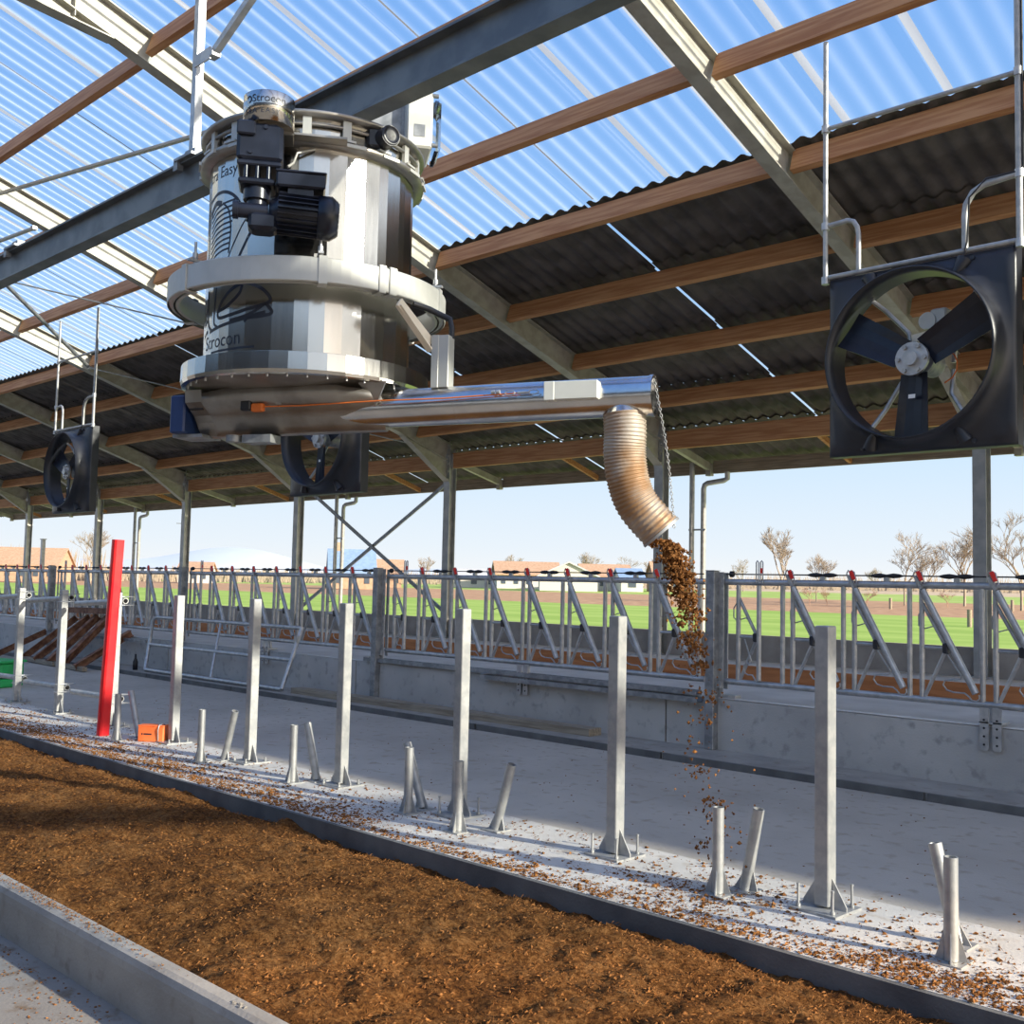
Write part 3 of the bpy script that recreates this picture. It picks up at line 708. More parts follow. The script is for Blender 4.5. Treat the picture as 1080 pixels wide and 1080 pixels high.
mb = MB(); mb.bar((-20.1, 8.80, .94), (-18.2, 8.80, .97), .2, .10); solo('steel_beam', mb, rust, 'short rusty beam lying crosswise on the leaning stack', 'beam')
mb = MB(); mb.bar((-12.3, 8.55, .102), (-7.1, 8.62, .102), .2, .075); solo('plank', mb, wood_g, 'weathered timber plank lying on the step below the feed wall', 'plank')
for i, (x, y) in enumerate(((-19.6, 8.05), (-18.3, 8.0))):
    mb = MB(); mb.bar((x-.8, y, .05), (x+.9, y-.1, .05), .08, .07); solo('timber_block', mb, wood_g, 'timber bearer on the floor under the rusty beams, ' + ('left one' if i == 0 else 'right one'), 'timber')

# ------------------------------------------------------------------ fans
def make_fan():
    root = thing('barn_fan', '', 'fan', (0, 7.75, 2.65), 0, 'large black fans hung under the roof')
    s = .71; cz = .71; rr = .635
    N = 64
    def sq(t):
        c, q = math.cos(t), math.sin(t); k = s/max(abs(c), abs(q)); return (c*k, q*k)
    # square shroud blending into the protruding round throat
    secs = []
    for t in range(N): a = 2*math.pi*t/N; secs.append(a)
    rowsv = []
    for (mode, y, r) in (('sq', .11, s), ('sq', 0, s), ('sq', -.02, s-.012), ('mix', -.03, .35), ('mix', -.05, .72), ('c', -.09, rr+.015), ('c', -.16, rr+.004), ('c', -.23, rr), ('c', -.235, rr-.012), ('c', -.10, rr-.016), ('c', .06, rr-.02)):
        row = []
        for a in secs:
            if mode == 'sq': x, z = sq(a); k = r/s; row.append((x*k, y, z*k+cz))
            elif mode == 'c': row.append((r*math.cos(a), y, r*math.sin(a)+cz))
            else:
                x, z = sq(a); cx, czz = (rr+.015)*math.cos(a), (rr+.015)*math.sin(a)
                row.append((x*(1-r)+cx*r, y, z*(1-r)+czz*r+cz))
        rowsv += row
    fs = []
    for j in range(10):
        for k in range(N): l = (k+1) % N; fs.append((j*N+k, j*N+l, (j+1)*N+l, (j+1)*N+k))
    mb = MB(); mb.add(rowsv, fs, None, True)
    for i in range(N): mb.sm[i] = False
    shroud = part('shroud', mb, blackplastic, root)
    for sx in (-1, 1):
        for sz in (-1, 1):
            mb = MB(); mb.tube([(sx*.36, -.03, cz+sz*.66), (sx*.33, -.055, cz+sz*.60), (sx*.30, -.07, cz+sz*.55)], .05, 8, rf=lambda t: 1.2-.7*t); mb.cyl((0, 0, 0), .016, .02, 8, m=tr(sx*.42, -.035, cz+sz*.665) @ rotm('X', R(90)))
            part('lug', mb, blackplastic, shroud)
    hz = cz-.03
    for i, a in enumerate((-93, 30, 150)):
        mb = MB(); M = tr(0, -.06, hz) @ rotm('Y', -R(a)) @ rotm('X', R(14))
        n = 8; vs = []
        for j in range(n+1):
            t = j/n; r = .10+.505*t; w = .115+.035*t; cam_ = .02*(1-t*.5)
            for u, y in ((-1, 0), (-.5, cam_), (0, cam_*1.3), (.5, cam_), (1, 0)): vs.append((r, y, u*w))
            for u, y in ((1, .006), (.5, cam_+.008), (0, cam_*1.3+.008), (-.5, cam_+.008), (-1, .006)): vs.append((r, y, u*w))
        fs = []
        for j in range(n):
            for k in range(10): l = (k+1) % 10; fs.append((j*10+k, j*10+l, j*10+10+l, j*10+10+k))
        fs += [tuple(range(9, -1, -1)), tuple(range(n*10, n*10+10))]
        mb.add(vs, fs, M, False); bl = part('blade', mb, blackpaint, root)
        if i == 0:
            mb = MB(); mb.add([(.26, -.004, -.03), (.26, -.004, .03), (.29, -.004, .03), (.29, -.004, -.03)], [(0, 1, 2, 3)], M); mb.v = [v+Vector((0, -.012, 0)) for v in mb.v]
            part('sticker', mb, white_l, bl, label='small white sticker')
    M = tr(0, -.10, hz) @ rotm('X', R(90))
    mb = MB(); mb.cyl((0, 0, 0), .125, .03, 24, m=M); mb.cyl((0, 0, .03), .055, .05, 20, m=M); hub = part('hub', mb, galv, root)
    for k in range(6):
        a = k*math.pi/3; mb = MB(); mb.cyl((.10*math.cos(a), .10*math.sin(a), .02), .017, .03, 8, m=M); part('hub_bolt', mb, galv_post, hub)
    M = tr(.02, .12, hz) @ rotm('X', R(90)); mb = MB(); mb.cyl((0, 0, 0), .095, .22, 20, m=M); mb.cyl((0, 0, -.12), .07, .03, 20, m=M); part('motor', mb, galv_dull, root)
    mb = MB(); mb.cyl((0, 0, 0), .065, .16, 18, m=tr(.06, .10, cz+.27) @ rotm('X', R(90))); mb.bbox((.14, .10, cz+.29), (.12, .14, .13), .01); part('gear_motor', mb, alu, root)
    mb = MB(); mb.bar((-.06, .05, cz+.15), (.16, .05, cz+.18), .04, .06); mb.bar((.20, .08, cz+.30), (.20, .08, cz-.25), .05, .03); mb.bar((.16, .08, cz+.2), (.16, .08, cz+.0), .03, .03); part('motor_bracket', mb, cream, root)
    for pts in ([(.50, .0, cz+.60), (.36, .10, cz+.38), (.24, .12, cz+.18), (.22, .12, cz-.05)], [(.22, .12, cz-.10), (.20, .12, cz-.28), (.32, .10, cz-.48), (.44, .02, cz-.58)], [(-.44, .0, cz+.56), (-.30, .10, cz+.42), (-.12, .12, cz+.22), (-.10, .12, cz+.05)], [(-.14, .12, cz-.1), (-.30, .10, cz-.36), (-.44, .02, cz-.58)]):
        mb = MB(); mb.tube(pts, .018, 10); part('strut', mb, galv, root)
    mb = MB(); mb.tube([(.12, .05, cz+.3), (.22, .06, cz+.24), (.2, .07, cz+.1)] + [(.14+.13*math.cos(a), .06, cz-.08+.13*math.sin(a)) for a in (1.0, .6, .2, -.3, -.8, -1.3)], .006, 6); part('cable', mb, orangecord, root, label='orange cable')
    # tube frame that hangs the fan
    mb = MB(); mb.tube([(-.73, -.02, 1.44), (.73, -.02, 1.44)], .02, 10); part('top_tube', mb, galv_post, root)
    for s in (-1, 1):
        mb = MB(); mb.tube([(s*.74, -.02, 1.40), (s*.74, -.02, 3.385)], .02 if s < 0 else .024, 10); part('drop_tube', mb, galv_post, root)
    mb = MB(); mb.tube([(-.73, -.02, 1.86), (-.55, -.02, 1.87), (-.50, -.02, 1.85), (-.47, -.02, 1.80), (-.46, -.02, 1.74), (-.46, -.02, 1.45)], .02, 10); part('bow', mb, galv_post, root)
    mb = MB(); mb.tube([(.73, -.02, 1.92), (.50, -.02, 1.90), (.42, -.02, 1.86), (.37, -.02, 1.78), (.36, -.02, 1.70), (.36, -.02, 1.45)], .024, 10); part('bow', mb, galv_post, root)
    mb = MB(); mb.tube([(-.73, -.02, 2.66), (.73, -.02, 2.66)], .018, 10); part('cross_tube', mb, galv_post, root)
    for p in ((-.74, 2.66), (.74, 2.66), (-.74, 1.86), (.74, 1.92), (-.74, 1.42), (.74, 1.42)):
        mb = MB(); mb.cyl((p[0], -.02, p[1]), .032, .06, 10); part('clamp', mb, galv, root)
    mb = MB(); mb.tube([(.77, -.03, 3.385), (.77, -.03, 1.96), (.72, -.04, 1.93), (.52, -.04, 1.93), (.40, -.04, 1.82), (.385, -.045, 1.5), (.36, -.045, 1.40)], .007, 6); part('cable', mb, cableblack, root, label='black cable')
    return root
fan = make_fan(); fan.location = (-3.33, 7.75, 2.65)
fan['label'] = 'large black box fan with three blades hanging at the right'
f2 = copy_tree(fan); f2.location = (-10.72, 7.75, 2.65); f2['label'] = 'black box fan hanging in the middle behind the auger tube'
f3 = copy_tree(fan); f3.location = (-17.9, 7.75, 2.65); f3['label'] = 'black box fan hanging at the far left, seen nearly edge-on'

# ------------------------------------------------------------------ bedding dispenser
ang = math.atan2(.8217, .57)
MC = Vector((-5.619, 3.9, 2.5))
mach = thing('bedding_dispenser', 'round stainless steel bedding dispenser drum hanging from the monorail, with long side tube', 'machine', MC, ang)
def Lz(z): return z-2.5
ND = 40
def poly(prof, seg=ND, smooth=False, ph=.0):
    mb = MB(); mb.lathe(prof, seg, rotm('Z', ph), smooth); return mb
mb = MB(); rj = random.Random(3); jr = [rj.uniform(-.0035, .0015) for _ in range(ND)]; ja = [rj.uniform(-.03, .03) for _ in range(ND)]
vs = [((rr+jr[k])*math.cos(2*math.pi*k/ND+ja[k]), (rr+jr[k])*math.sin(2*math.pi*k/ND+ja[k]), Lz(z)) for rr, z in ((.641, 2.88), (.641, 4.30), (.622, 4.30), (.622, 2.88)) for k in range(ND)]
mb.add(vs, [(i*ND+k, i*ND+(k+1) % ND, (i+1)*ND+(k+1) % ND, (i+1)*ND+k) for i in range(3) for k in range(ND)])
drum = part('drum', mb, stainless, mach)
mb = MB(); mb.lathe([(0, Lz(4.29)), (.635, Lz(4.285)), (.635, Lz(4.275)), (0, Lz(4.28))], 48); part('lid', mb, stainless_d, mach)
# folded seams
mb = poly([(.64, Lz(4.115)), (.70, Lz(4.12)), (.705, Lz(4.15)), (.70, Lz(4.155)), (.642, Lz(4.155))], 64, True); part('clamp_ring', mb, stainless_d, mach)
mb = poly([(.64, Lz(4.29)), (.70, Lz(4.295)), (.705, Lz(4.315)), (.70, Lz(4.32)), (.64, Lz(4.318))], 64, True); part('rim', mb, stainless_d, mach)
mb = MB()
for k in range(18):
    a = 2*math.pi*k/18+.1; M = rotm('Z', a)
    mb.box((.665, 0, Lz(4.225)), (.02, .05, .13), M); mb.box((.685, .0, Lz(4.16)), (.05, .09, .012), M); mb.box((.70, .05, Lz(4.135)), (.02, .12, .02), M)
tg = part('clamp_tab', mb, alu, mach); tg['kind'] = 'stuff'
mb = poly([(.655, Lz(4.24)), (.675, Lz(4.24)), (.675, Lz(4.255)), (.655, Lz(4.255))], 48, True); mb2 = mb; part('hoop', mb, stainless_d, mach)
# bottom flange
mb = poly([(.642, Lz(2.905)), (.75, Lz(2.89)), (.765, Lz(2.885)), (.768, Lz(2.785)), (.762, Lz(2.765)), (.735, Lz(2.76)), (.735, Lz(2.78)), (.70, Lz(2.785))], 44, False)
part('bottom_flange', mb, stainless, mach)
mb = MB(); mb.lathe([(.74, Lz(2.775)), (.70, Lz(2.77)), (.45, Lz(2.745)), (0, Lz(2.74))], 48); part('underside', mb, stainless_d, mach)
mb = MB()
for k in range(40):
    a = 2*math.pi*k/40; mb.cyl((.72*math.cos(a), .72*math.sin(a), Lz(2.757)), .008, .02, 6)
t_ = part('bolt_ring', mb, galv, mach); t_['kind'] = 'stuff'
# collar: open channel ring
mb = poly([(.86, Lz(3.262)), (.865, Lz(3.268)), (.865, Lz(3.40)), (.86, Lz(3.405)), (.852, Lz(3.40)), (.852, Lz(3.275)), (.825, Lz(3.268)), (.825, Lz(3.262))], 96, False, 0)
col = part('collar', mb, alu, mach)
mb = poly([(.785, Lz(3.395)), (.785, Lz(3.268)), (.80, Lz(3.262)), (.815, Lz(3.266)), (.795, Lz(3.272)), (.793, Lz(3.395))], 96, True); part('inner_band', mb, alu, col)
mb = poly([(.79, Lz(3.398)), (.86, Lz(3.398)), (.86, Lz(3.403)), (.79, Lz(3.403))], 96, True); part('top_band', mb, alu, col)
mb = poly([(.818, Lz(3.30)), (.838, Lz(3.30)), (.838, Lz(3.285)), (.818, Lz(3.285))], 96, True); part('inner_cable', mb, cableblack, col)
for a, w in ((-.978, .05), (.078, .05), (.487, .045), (.572, .05), (1.148, .05), (2.2, .05), (3.3, .05), (4.3, .05)):
    M = rotm('Z', a-math.pi/2)
    mb = MB(); mb.box((.868, 0, Lz(3.334)), (.010, w, .155), M); mb.box((.83, 0, Lz(3.41)), (.08, w, .008), M); mb.box((.83, 0, Lz(3.256)), (.08, w, .006), M); part('strap', mb, alu, col)
for a in (-.91, .06, 1.148, 2.4, 3.9):
    M = rotm('Z', a-math.pi/2)
    mb = MB(); mb.bar((.64, 0, Lz(3.43)), (.88, 0, Lz(3.43)), .03, .012, m=M); mb.cyl((.835, 0, Lz(3.46)), .008, .16, 8, m=M); mb.cyl((.835, 0, Lz(3.46)), .017, .03, 6, m=M); mb.box((.65, 0, Lz(3.45)), (.02, .05, .07), M)
    part('support_rod', mb, galv, mach)
# hanging straps to the monorail trolley
mb = MB()
for x, y in ((-.3, 0), (.3, 0)):
    p = Vector((x, 0, 0)); q_ = rotm('Z', -ang) @ p
    mb.box((q_.x, q_.y, Lz(4.36)), (.08, .08, .13), None)
part('trolley_hanger', mb, galv_dull, mach)
# gear motor group: local x = right, local y = away from the viewer
def V(r, n, z): return (r, -n, Lz(z))
gm = part('gear_motor', MB().bbox(V(-.30, .80, 4.01), (.25, .25, .215), .02, None), blackpaint, mach, label='black gear motor')
mb = MB(); mb.bbox(V(-.375, .93, 4.075), (.10, .04, .08), .008)
for x, z in ((-.27, 4.09), (-.35, 3.945)): mb.cyl((0, 0, 0), .012, .012, 10, m=Matrix.Translation(V(x, .93, z)) @ rotm('X', R(90)))
part('nameplate', mb, blackpaint, gm)
mb = MB(); mb.bbox(V(-.30, .80, 3.89), (.24, .24, .03), .008); mb.bbox(V(-.31, .82, 3.79), (.20, .20, .035), .01)
for x in (-.37, -.31, -.25):
    for n in (.75, .90): mb.cyl(V(x, n, 3.84), .013, .09, 8)
mb.cyl(V(-.31, .82, 3.74), .075, .07, 20); mb.cyl(V(-.31, .82, 3.66), .055, .14, 20); mb.bbox(V(-.27, .84, 3.57), (.16, .15, .10), .02)
part('coupling', mb, blackpaint, gm)
mb = MB(); M = align(V(-.06, .85, 3.635), (1, 0, -.04)); mb.lathe([(0, -.18), (.06, -.18), (.085, -.14), (.10, -.12), (.10, .10)], 28, M)
for k in range(22):
    if k in (5, 6): continue
    a = 2*math.pi*k/22; mb.box((.108, 0, -.02), (.022, .005, .22), M @ rotm('Z', a))
mt_ = part('motor', mb, blackpaint, mach, label='black finned electric motor')
mb = MB(); mb.lathe([(.10, .085), (.122, .09), (.124, .16), (.10, .195), (.095, .20), (0, .20)], 28, M); fc = part('fan_cowl', mb, blackpaint, mt_)
mb = MB()
for k in range(7): mb.box((0, -.075+.025*k, .202), (2*math.sqrt(max(.0001, .09**2-(-.075+.025*k)**2)), .008, .006), M)
part('grille', mb, galv_dull, fc)
mb = MB(); mb.bbox(V(-.07, .86, 3.81), (.27, .15, .085), .01); mb.bbox(V(-.07, .86, 3.855), (.28, .16, .012), .004); mb.box(V(-.07, .86, 3.75), (.14, .10, .06)); part('junction_box', mb, blackpaint, mt_)
mb = MB(); mb.cyl((0, 0, 0), .042, .17, 20, m=align(V(-.33, .86, 3.635), (1, 0, 0))); mb.cyl((0, 0, -.09), .05, .03, 20, m=align(V(-.33, .86, 3.635), (1, 0, 0))); part('brake_end', mb, blackpaint, mt_)
# steel cap over the gear motor
mcx, mcn = -.262, .80
mb = MB(); Mc = Matrix.Translation(V(mcx, mcn, 4.215))
mb.lathe([(.0, .088), (.135, .088), (.142, .082), (.142, -.085), (.135, -.085), (.13, -.08), (0, -.08)], 40, Mc); cap = part('motor_cap', mb, stainless, mach)
mb = MB(); mb.bbox(V(-.22, .69, 4.13), (.2, .2, .03), .005); mb.box(V(.03, .74, 4.13), (.3, .10, .012)); part('motor_mount', mb, stainless_d, mach)
# lettering wrapped round cylinders
def text_mesh(txt, size, space=1):
    cu = bpy.data.curves.new('lettering', 'FONT'); cu.body = txt; cu.size = size; cu.align_x = 'CENTER'; cu.space_character = space
    ob = bpy.data.objects.new('lettering', cu); C.objects.link(ob)
    bpy.context.view_layer.update()
    me = ob.evaluated_get(bpy.context.evaluated_depsgraph_get()).to_mesh()
    vs = [v.co.copy() for v in me.vertices]; fs = [tuple(p.vertices) for p in me.polygons]
    bpy.data.objects.remove(ob); bpy.data.curves.remove(cu)
    return vs, fs
def drum_r(phi):
    k0 = int(round((phi % (2*math.pi))/(2*math.pi/ND)))
    for k in (k0-1, k0):
        k %= ND; l = (k+1) % ND
        a = Vector(((.641+jr[k])*math.cos(2*math.pi*k/ND+ja[k]), (.641+jr[k])*math.sin(2*math.pi*k/ND+ja[k]), 0)); b2 = Vector(((.641+jr[l])*math.cos(2*math.pi*l/ND+ja[l]), (.641+jr[l])*math.sin(2*math.pi*l/ND+ja[l]), 0))
        d = Vector((math.cos(phi), math.sin(phi), 0)); e1 = b2-a; den = d.x*e1.y-d.y*e1.x
        t = (a.x*e1.y-a.y*e1.x)/den; u = (a.x*d.y-a.y*d.x)/den
        if -1e-6 <= u <= 1+1e-6 and t > 0: return t
    return .641
def wrap(mb, vs, fs, cx, cn, rad, th, z, facets=0):      # th: angle to the right of the direction facing the viewer
    out = []
    for v in vs:
        t = th+v.x/rad; rr = rad
        if facets:
            a = (t-math.pi/2) % (2*math.pi/facets) - math.pi/facets; rr = drum_r(t-math.pi/2)+.0009
        out.append((cx+rr*math.sin(t), -(cn+rr*math.cos(t)), Lz(z)+v.y))
    mb.add(out, fs)
mb = MB(); vs, fs = text_mesh('Strocon', .062); wrap(mb, vs, fs, mcx, mcn, .1432, .02, 4.232)
wrap(mb, [Vector((-.09+.01*i, y, 0)) for i in range(20) for y in (-.014, -.008)], [(2*i, 2*i+2, 2*i+3, 2*i+1) for i in range(19)], mcx, mcn, .1432, .02, 4.232)
wrap(mb, [Vector((-.122+.022*math.cos(a)*k, .018+.022*math.sin(a)*k, 0)) for a in [j*.6-1.5 for j in range(8)] for k in (.6, 1)], [(2*i, 2*i+2, 2*i+3, 2*i+1) for i in range(7)], mcx, mcn, .1432, .02, 4.232)
vs, fs = text_mesh('ULTRA EASY FEED', .042, 1.25); wrap(mb, vs, fs, mcx, mcn, .1432, -.05, 4.168)
part('lettering', mb, ink, cap, label='black lettering')
mb = MB(); vs, fs = text_mesh('Ultra Easy Feed', .10); wrap(mb, vs, fs, 0, 0, .641, -.92, 4.0, ND)
vs, fs = text_mesh('Strocon', .118); wrap(mb, vs, fs, 0, 0, .641, -.95, 2.965, ND)
wrap(mb, [Vector((-.12+.0125*i, y, 0)) for i in range(31) for y in (-.035, -.022)], [(2*i, 2*i+2, 2*i+3, 2*i+1) for i in range(30)], 0, 0, .641, -.90, 2.968, ND)
part('lettering', mb, ink, drum, label='black lettering')
# big line drawing on the drum: ribbed hose and loops
def stroke(mb, pts, w=.008):
    pts = [Vector((a*.64, z, 0)) for a, z in pts]
    ln = sum((pts[i+1]-pts[i]).length for i in range(len(pts)-1))
    q = spline(pts, max(4, int(ln/.012))); vs = []
    for i, p in enumerate(q):
        d = (q[min(i+1, len(q)-1)]-q[max(i-1, 0)]).normalized(); nn = Vector((-d.y, d.x, 0)); vs += [p+nn*w, p-nn*w]
    wrap(mb, vs, [(2*i, 2*i+1, 2*i+3, 2*i+2) for i in range(len(q)-1)], 0, 0, .641, 0, 0, ND)
def S(mb, l, w=.008): stroke(mb, l, w)
def arc(x, z, rx, rz, a0, a1, n=14): return [(x+rx*math.cos(R(a0+(a1-a0)*i/n)), z+rz*math.sin(R(a0+(a1-a0)*i/n))) for i in range(n+1)]
mb = MB()
S(mb, arc(-1.05, 3.72, .36, .19, 180, 25), .010)
S(mb, [(-1.22, 3.44), (-1.28, 3.6), (-1.24, 3.78), (-1.12, 3.85), (-1.0, 3.84)], .016)
for i in range(10):
    z = 3.50+.032*i; S(mb, [(-1.20, z-.01), (-1.08, z+.03), (-.96, z+.045), (-.86+.008*i, z+.05)], .006)
S(mb, [(-.86, 3.52), (-.84, 3.66), (-.88, 3.78), (-.98, 3.84)], .006)
S(mb, [(-.93, 3.42), (-.70, 3.66), (-.60, 3.72)], .005); S(mb, [(-.78, 3.42), (-.52, 3.68)], .009)
S(mb, [(-1.15, 3.46), (-1.02, 3.50), (-1.02, 3.42)], .012)
S(mb, [(-1.00, 3.17), (-.92, 3.24), (-.78, 3.30), (-.62, 3.32), (-.45, 3.28), (-.36, 3.22), (-.40, 3.19), (-.62, 3.16), (-.85, 3.14), (-.97, 3.14), (-1.00, 3.17)], .010)
S(mb, [(-.66, 3.31), (-.70, 3.26), (-.85, 3.20), (-.98, 3.18)], .010)
S(mb, [(-.40, 3.19), (-.34, 3.14), (-.40, 3.12), (-.60, 3.11), (-.90, 3.09), (-1.15, 3.07)], .010); S(mb, [(-.40, 3.19), (-.58, 3.13), (-.80, 3.11)], .009); S(mb, [(-.40, 3.14), (-.55, 3.12), (-.62, 3.09)], .009)
S(mb, [(-1.22, 3.33), (-1.20, 3.14), (-1.12, 3.08)], .010); S(mb, [(-1.04, 3.33), (-1.06, 3.13), (-1.0, 3.09)], .007)
for z in (3.08, 3.15, 3.22): S(mb, [(-1.36, z-.02), (-1.20, z)], .010)
part('line_drawing', mb, ink, drum, label='black line drawing of a ribbed hose')
# black sensor, control box, dark panel
mb = MB(); M = align(V(.40, .57, 4.235), (.45, -.89, 0)); mb.bbox(V(.36, .55, 4.235), (.12, .10, .12), .015); mb.cyl((0, 0, .04), .062, .09, 20, m=M); mb.lathe([(.062, .08), (.052, .1), (.05, .09), (.03, .085), (0, .085)], 20, M); part('level_sensor', mb, blackplastic, mach)
mb = MB(); mb.bbox((.66, .08, Lz(4.60)), (.17, .36, .38), .012); cb = part('control_box', mb, encl, mach, label='grey control box')
mb = MB(); mb.bbox((.775, .08, Lz(4.58)), (.055, .32, .34), .02); part('cover', mb, clear, cb, label='clear plastic cover')
mb = MB()
for z in (4.435, 4.765): mb.cyl((0, 0, 0), .014, .04, 10, m=align((.76, -.085, Lz(z)), (1, 0, 0)))
mb.box((.66, -.102, Lz(4.52)), (.07, .003, .08)); part('screw', mb, galv_dull, cb)
mb = MB(); mb.bbox((.44, .0, Lz(4.62)), (.25, .012, .28), .002); mb.bar((.56, -.01, Lz(4.48)), (.56, -.01, Lz(4.78)), .02, .02, up=(0, 1, 0)); mb.box((.5, 0, Lz(4.41)), (.34, .05, .03)); part('mounting_panel', mb, galv_dull, mach)
mb = MB(); mb.tube([V(.0, .66, 4.10), V(-.10, .68, 4.06), V(-.12, .70, 3.99), V(-.15, .74, 3.95)], .008, 8); part('cable', mb, alu, mach)
# auger tube and its trough (world coordinates, then parented)
E0 = Vector((-3.505, 4.725, 2.655)); D_ = Vector((.906, .4235, .012)).normalized(); NT = Vector((.4235, -.906, 0)).normalized()
def T(s, n=0, z=0): return E0-D_*s+NT*n+Vector((0, 0, z))
mb = MB(); mb.tube([T(0), T(.5), T(1.0), T(1.95)], .112, 40, inner=.106); tb = part('auger_tube', mb, pipe_steel, mach, True)
mb = MB(); mb.tube([T(.0), T(.02)], .117, 40, inner=.106); part('tube_lip', mb, pipe_steel, tb, True)
mb = MB(); mb.tube([T(1.15), T(1.155)], .1135, 40, inner=.110); part('seam', mb, pipe_steel, tb, True)
prof = [(.36, .135), (.345, .06), (.20, -.01), (.15, -.05), (.115, -.09), (.06, -.128), (0, -.14), (-.06, -.128), (-.115, -.09), (-.15, -.05), (-.20, -.01), (-.345, .06), (-.36, .135)]
mb = MB(); n = len(prof); vs = []; st = [(1.62, .34), (1.68, .50), (1.85, .66), (2.1, .72), (2.6, .72), (2.78, .64)]
for ss_, k_ in st: vs += [T(ss_, -a*k_, b if b < 0 else b*min(1, k_*1.3)) for a, b in prof]
mb.add(vs, [(i*n+j, i*n+(j+1) % n, (i+1)*n+(j+1) % n, (i+1)*n+j) for i in range(len(st)-1) for j in range(n)], None, True); mb.add(vs[:n], [tuple(range(n))]); mb.add(vs[-n:], [tuple(range(n))])
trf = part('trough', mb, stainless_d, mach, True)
mb = MB(); mb.prism([(a*.64, b) for a, b in prof], T(2.78), T(2.90)); part('trough_end', mb, stainless_d, trf, True)
for s, n in ((1.64, .13), (2.25, .20)):
    a, b2, c = [T(s-.09, n+.05, .13), T(s+.09, n+.05, .13), T(s, n-.01, .0)]
    off = NT*.006; mb = MB(); mb.add([a-off, b2-off, c-off, a+off, b2+off, c+off], [(0, 1, 2), (5, 4, 3), (0, 3, 4, 1), (1, 4, 5, 2), (2, 5, 3, 0)])
    part('gusset', mb, stainless_d, trf, True)
a_t = math.atan2(D_.y, D_.x)
def Mt(s, n, z): return Matrix.Translation(T(s, n, z)) @ rotm('Z', a_t)
mb = MB(); mb.bbox((0, 0, 0), (.11, .26, .24), .01, Mt(2.99, .05, .0)); part('end_motor', mb, navy, mach, True, label='navy blue end housing')
mb = MB(); mb.box((0, 0, 0), (.22, .2, .02), Mt(2.95, .02, -.13)); mb.cyl((0, 0, 0), .05, .04, 16, m=Mt(2.62, .1, -.16)); mb.box((0, 0, 0), (.2, .12, .05), Mt(2.45, .06, -.165)); part('foot_plate', mb, galv_dull, mach, True)
mb = MB(); mb.bbox((0, 0, 0), (.07, .04, .06), .006, Mt(2.46, .22, .02)); ss = part('limit_switch', mb, blackplastic, mach, True)
mb = MB(); mb.bbox((0, 0, 0), (.08, .04, .05), .006, Mt(2.38, .22, .005)); mb.tube([T(2.34, .22, .01), T(2.1, .19, .01), T(1.6, .165, .02), T(1.2, .135, .02), T(.75, .125, .03)], .0045, 6); part('pull_cord', mb, orangecord, ss, True, label='orange pull cord')
mb = MB(); mb.cyl((0, 0, 0), .012, .10, 10, m=align(T(2.85, .17, .03), D_)); part('pin', mb, cableblack, trf, True)
mb = MB(); mb.bbox((0, 0, 0), (.27, .075, .10), .003, Mt(.42, .13, .025)); mb.bbox((0, 0, 0), (.06, .08, .105), .003, Mt(.56, .13, .025)); part('side_box', mb, encl, mach, True, label='pale rectangular box on the tube')
mb = MB(); mb.cyl((0, 0, 0), .008, .07, 10, m=align(T(.72, .13, .03), D_))
for s in (.66, .80): mb.tube([T(s+.03*math.cos(a), .135, .03+.013*math.sin(a)) for a in [k*math.pi/5 for k in range(11)]], .003, 6)
for s in (.87, .90): mb.cyl((0, 0, 0), .012, .02, 8, m=align(T(s, .135, .04), D_))
part('turnbuckle', mb, galv, mach, True)
mb = MB(); mb.bbox((0, 0, 0), (.10, .09, .31), .003, Mt(1.26, .02, .255)); mb.bbox((0, 0, 0), (.045, .1, .312), .002, Mt(1.295, .02, .255)); part('cable_duct', mb, alu, mach, True)
mb = MB(); a = MC+rotm('Z', ang) @ Vector((.50, -.80, Lz(3.20))); b2 = T(1.33, .05, .37); mb.bar(a, b2, .015, .055); mb.bar(a+Vector((0, 0, -.02)), b2+Vector((0, 0, -.05)), .05, .01); part('sloping_arm', mb, cream, mach, True, label='cream sloping arm')
mb = MB(); q = [rotm('Z', ang) @ Vector(v)+MC for v in ((.60, -.62, Lz(3.24)), (.70, -.60, Lz(3.22)), (.78, -.62, Lz(3.16)))]
mb.tube([q[0], q[1], T(1.24, -.02, .52), T(1.22, .0, .46), T(1.22, .0, .40)], .018, 10); part('cable', mb, cableblack, mach, True, label='thick black cable')
# spiral hose
hp = [T(.175, 0, -.05), (-3.650, 4.650, 2.46), (-3.655, 4.655, 2.33), (-3.64, 4.670, 2.19), (-3.602, 4.71, 2.055), (-3.50, 4.80, 1.90)]
NR = 200
hoses = spline(hp, NR)
mb = MB(); mb.tube(hoses[14:], .117, 28, inner=.108, rf=lambda t: 1+.028*math.sin(t*2*math.pi*34))
hose_mat = mat('dusty spiral hose', (.32, .18, .085), .5, .3, (.46, .40, .33), 5, .1, 40, ramp=(.38, .62))
hose = part('spiral_hose', mb, hose_mat, mach, True, label='dusty spiral steel hose')
mb = MB(); mb.tube(hoses[NR-3:], .124, 28, inner=.112); part('end_ring', mb, galv_post, hose, True)
mb = MB(); mb.tube([hoses[0], hoses[8], hoses[16]], .118, 28, inner=.11, rf=lambda t: .75+.25*t); part('outlet_collar', mb, pipe_steel, tb, True)
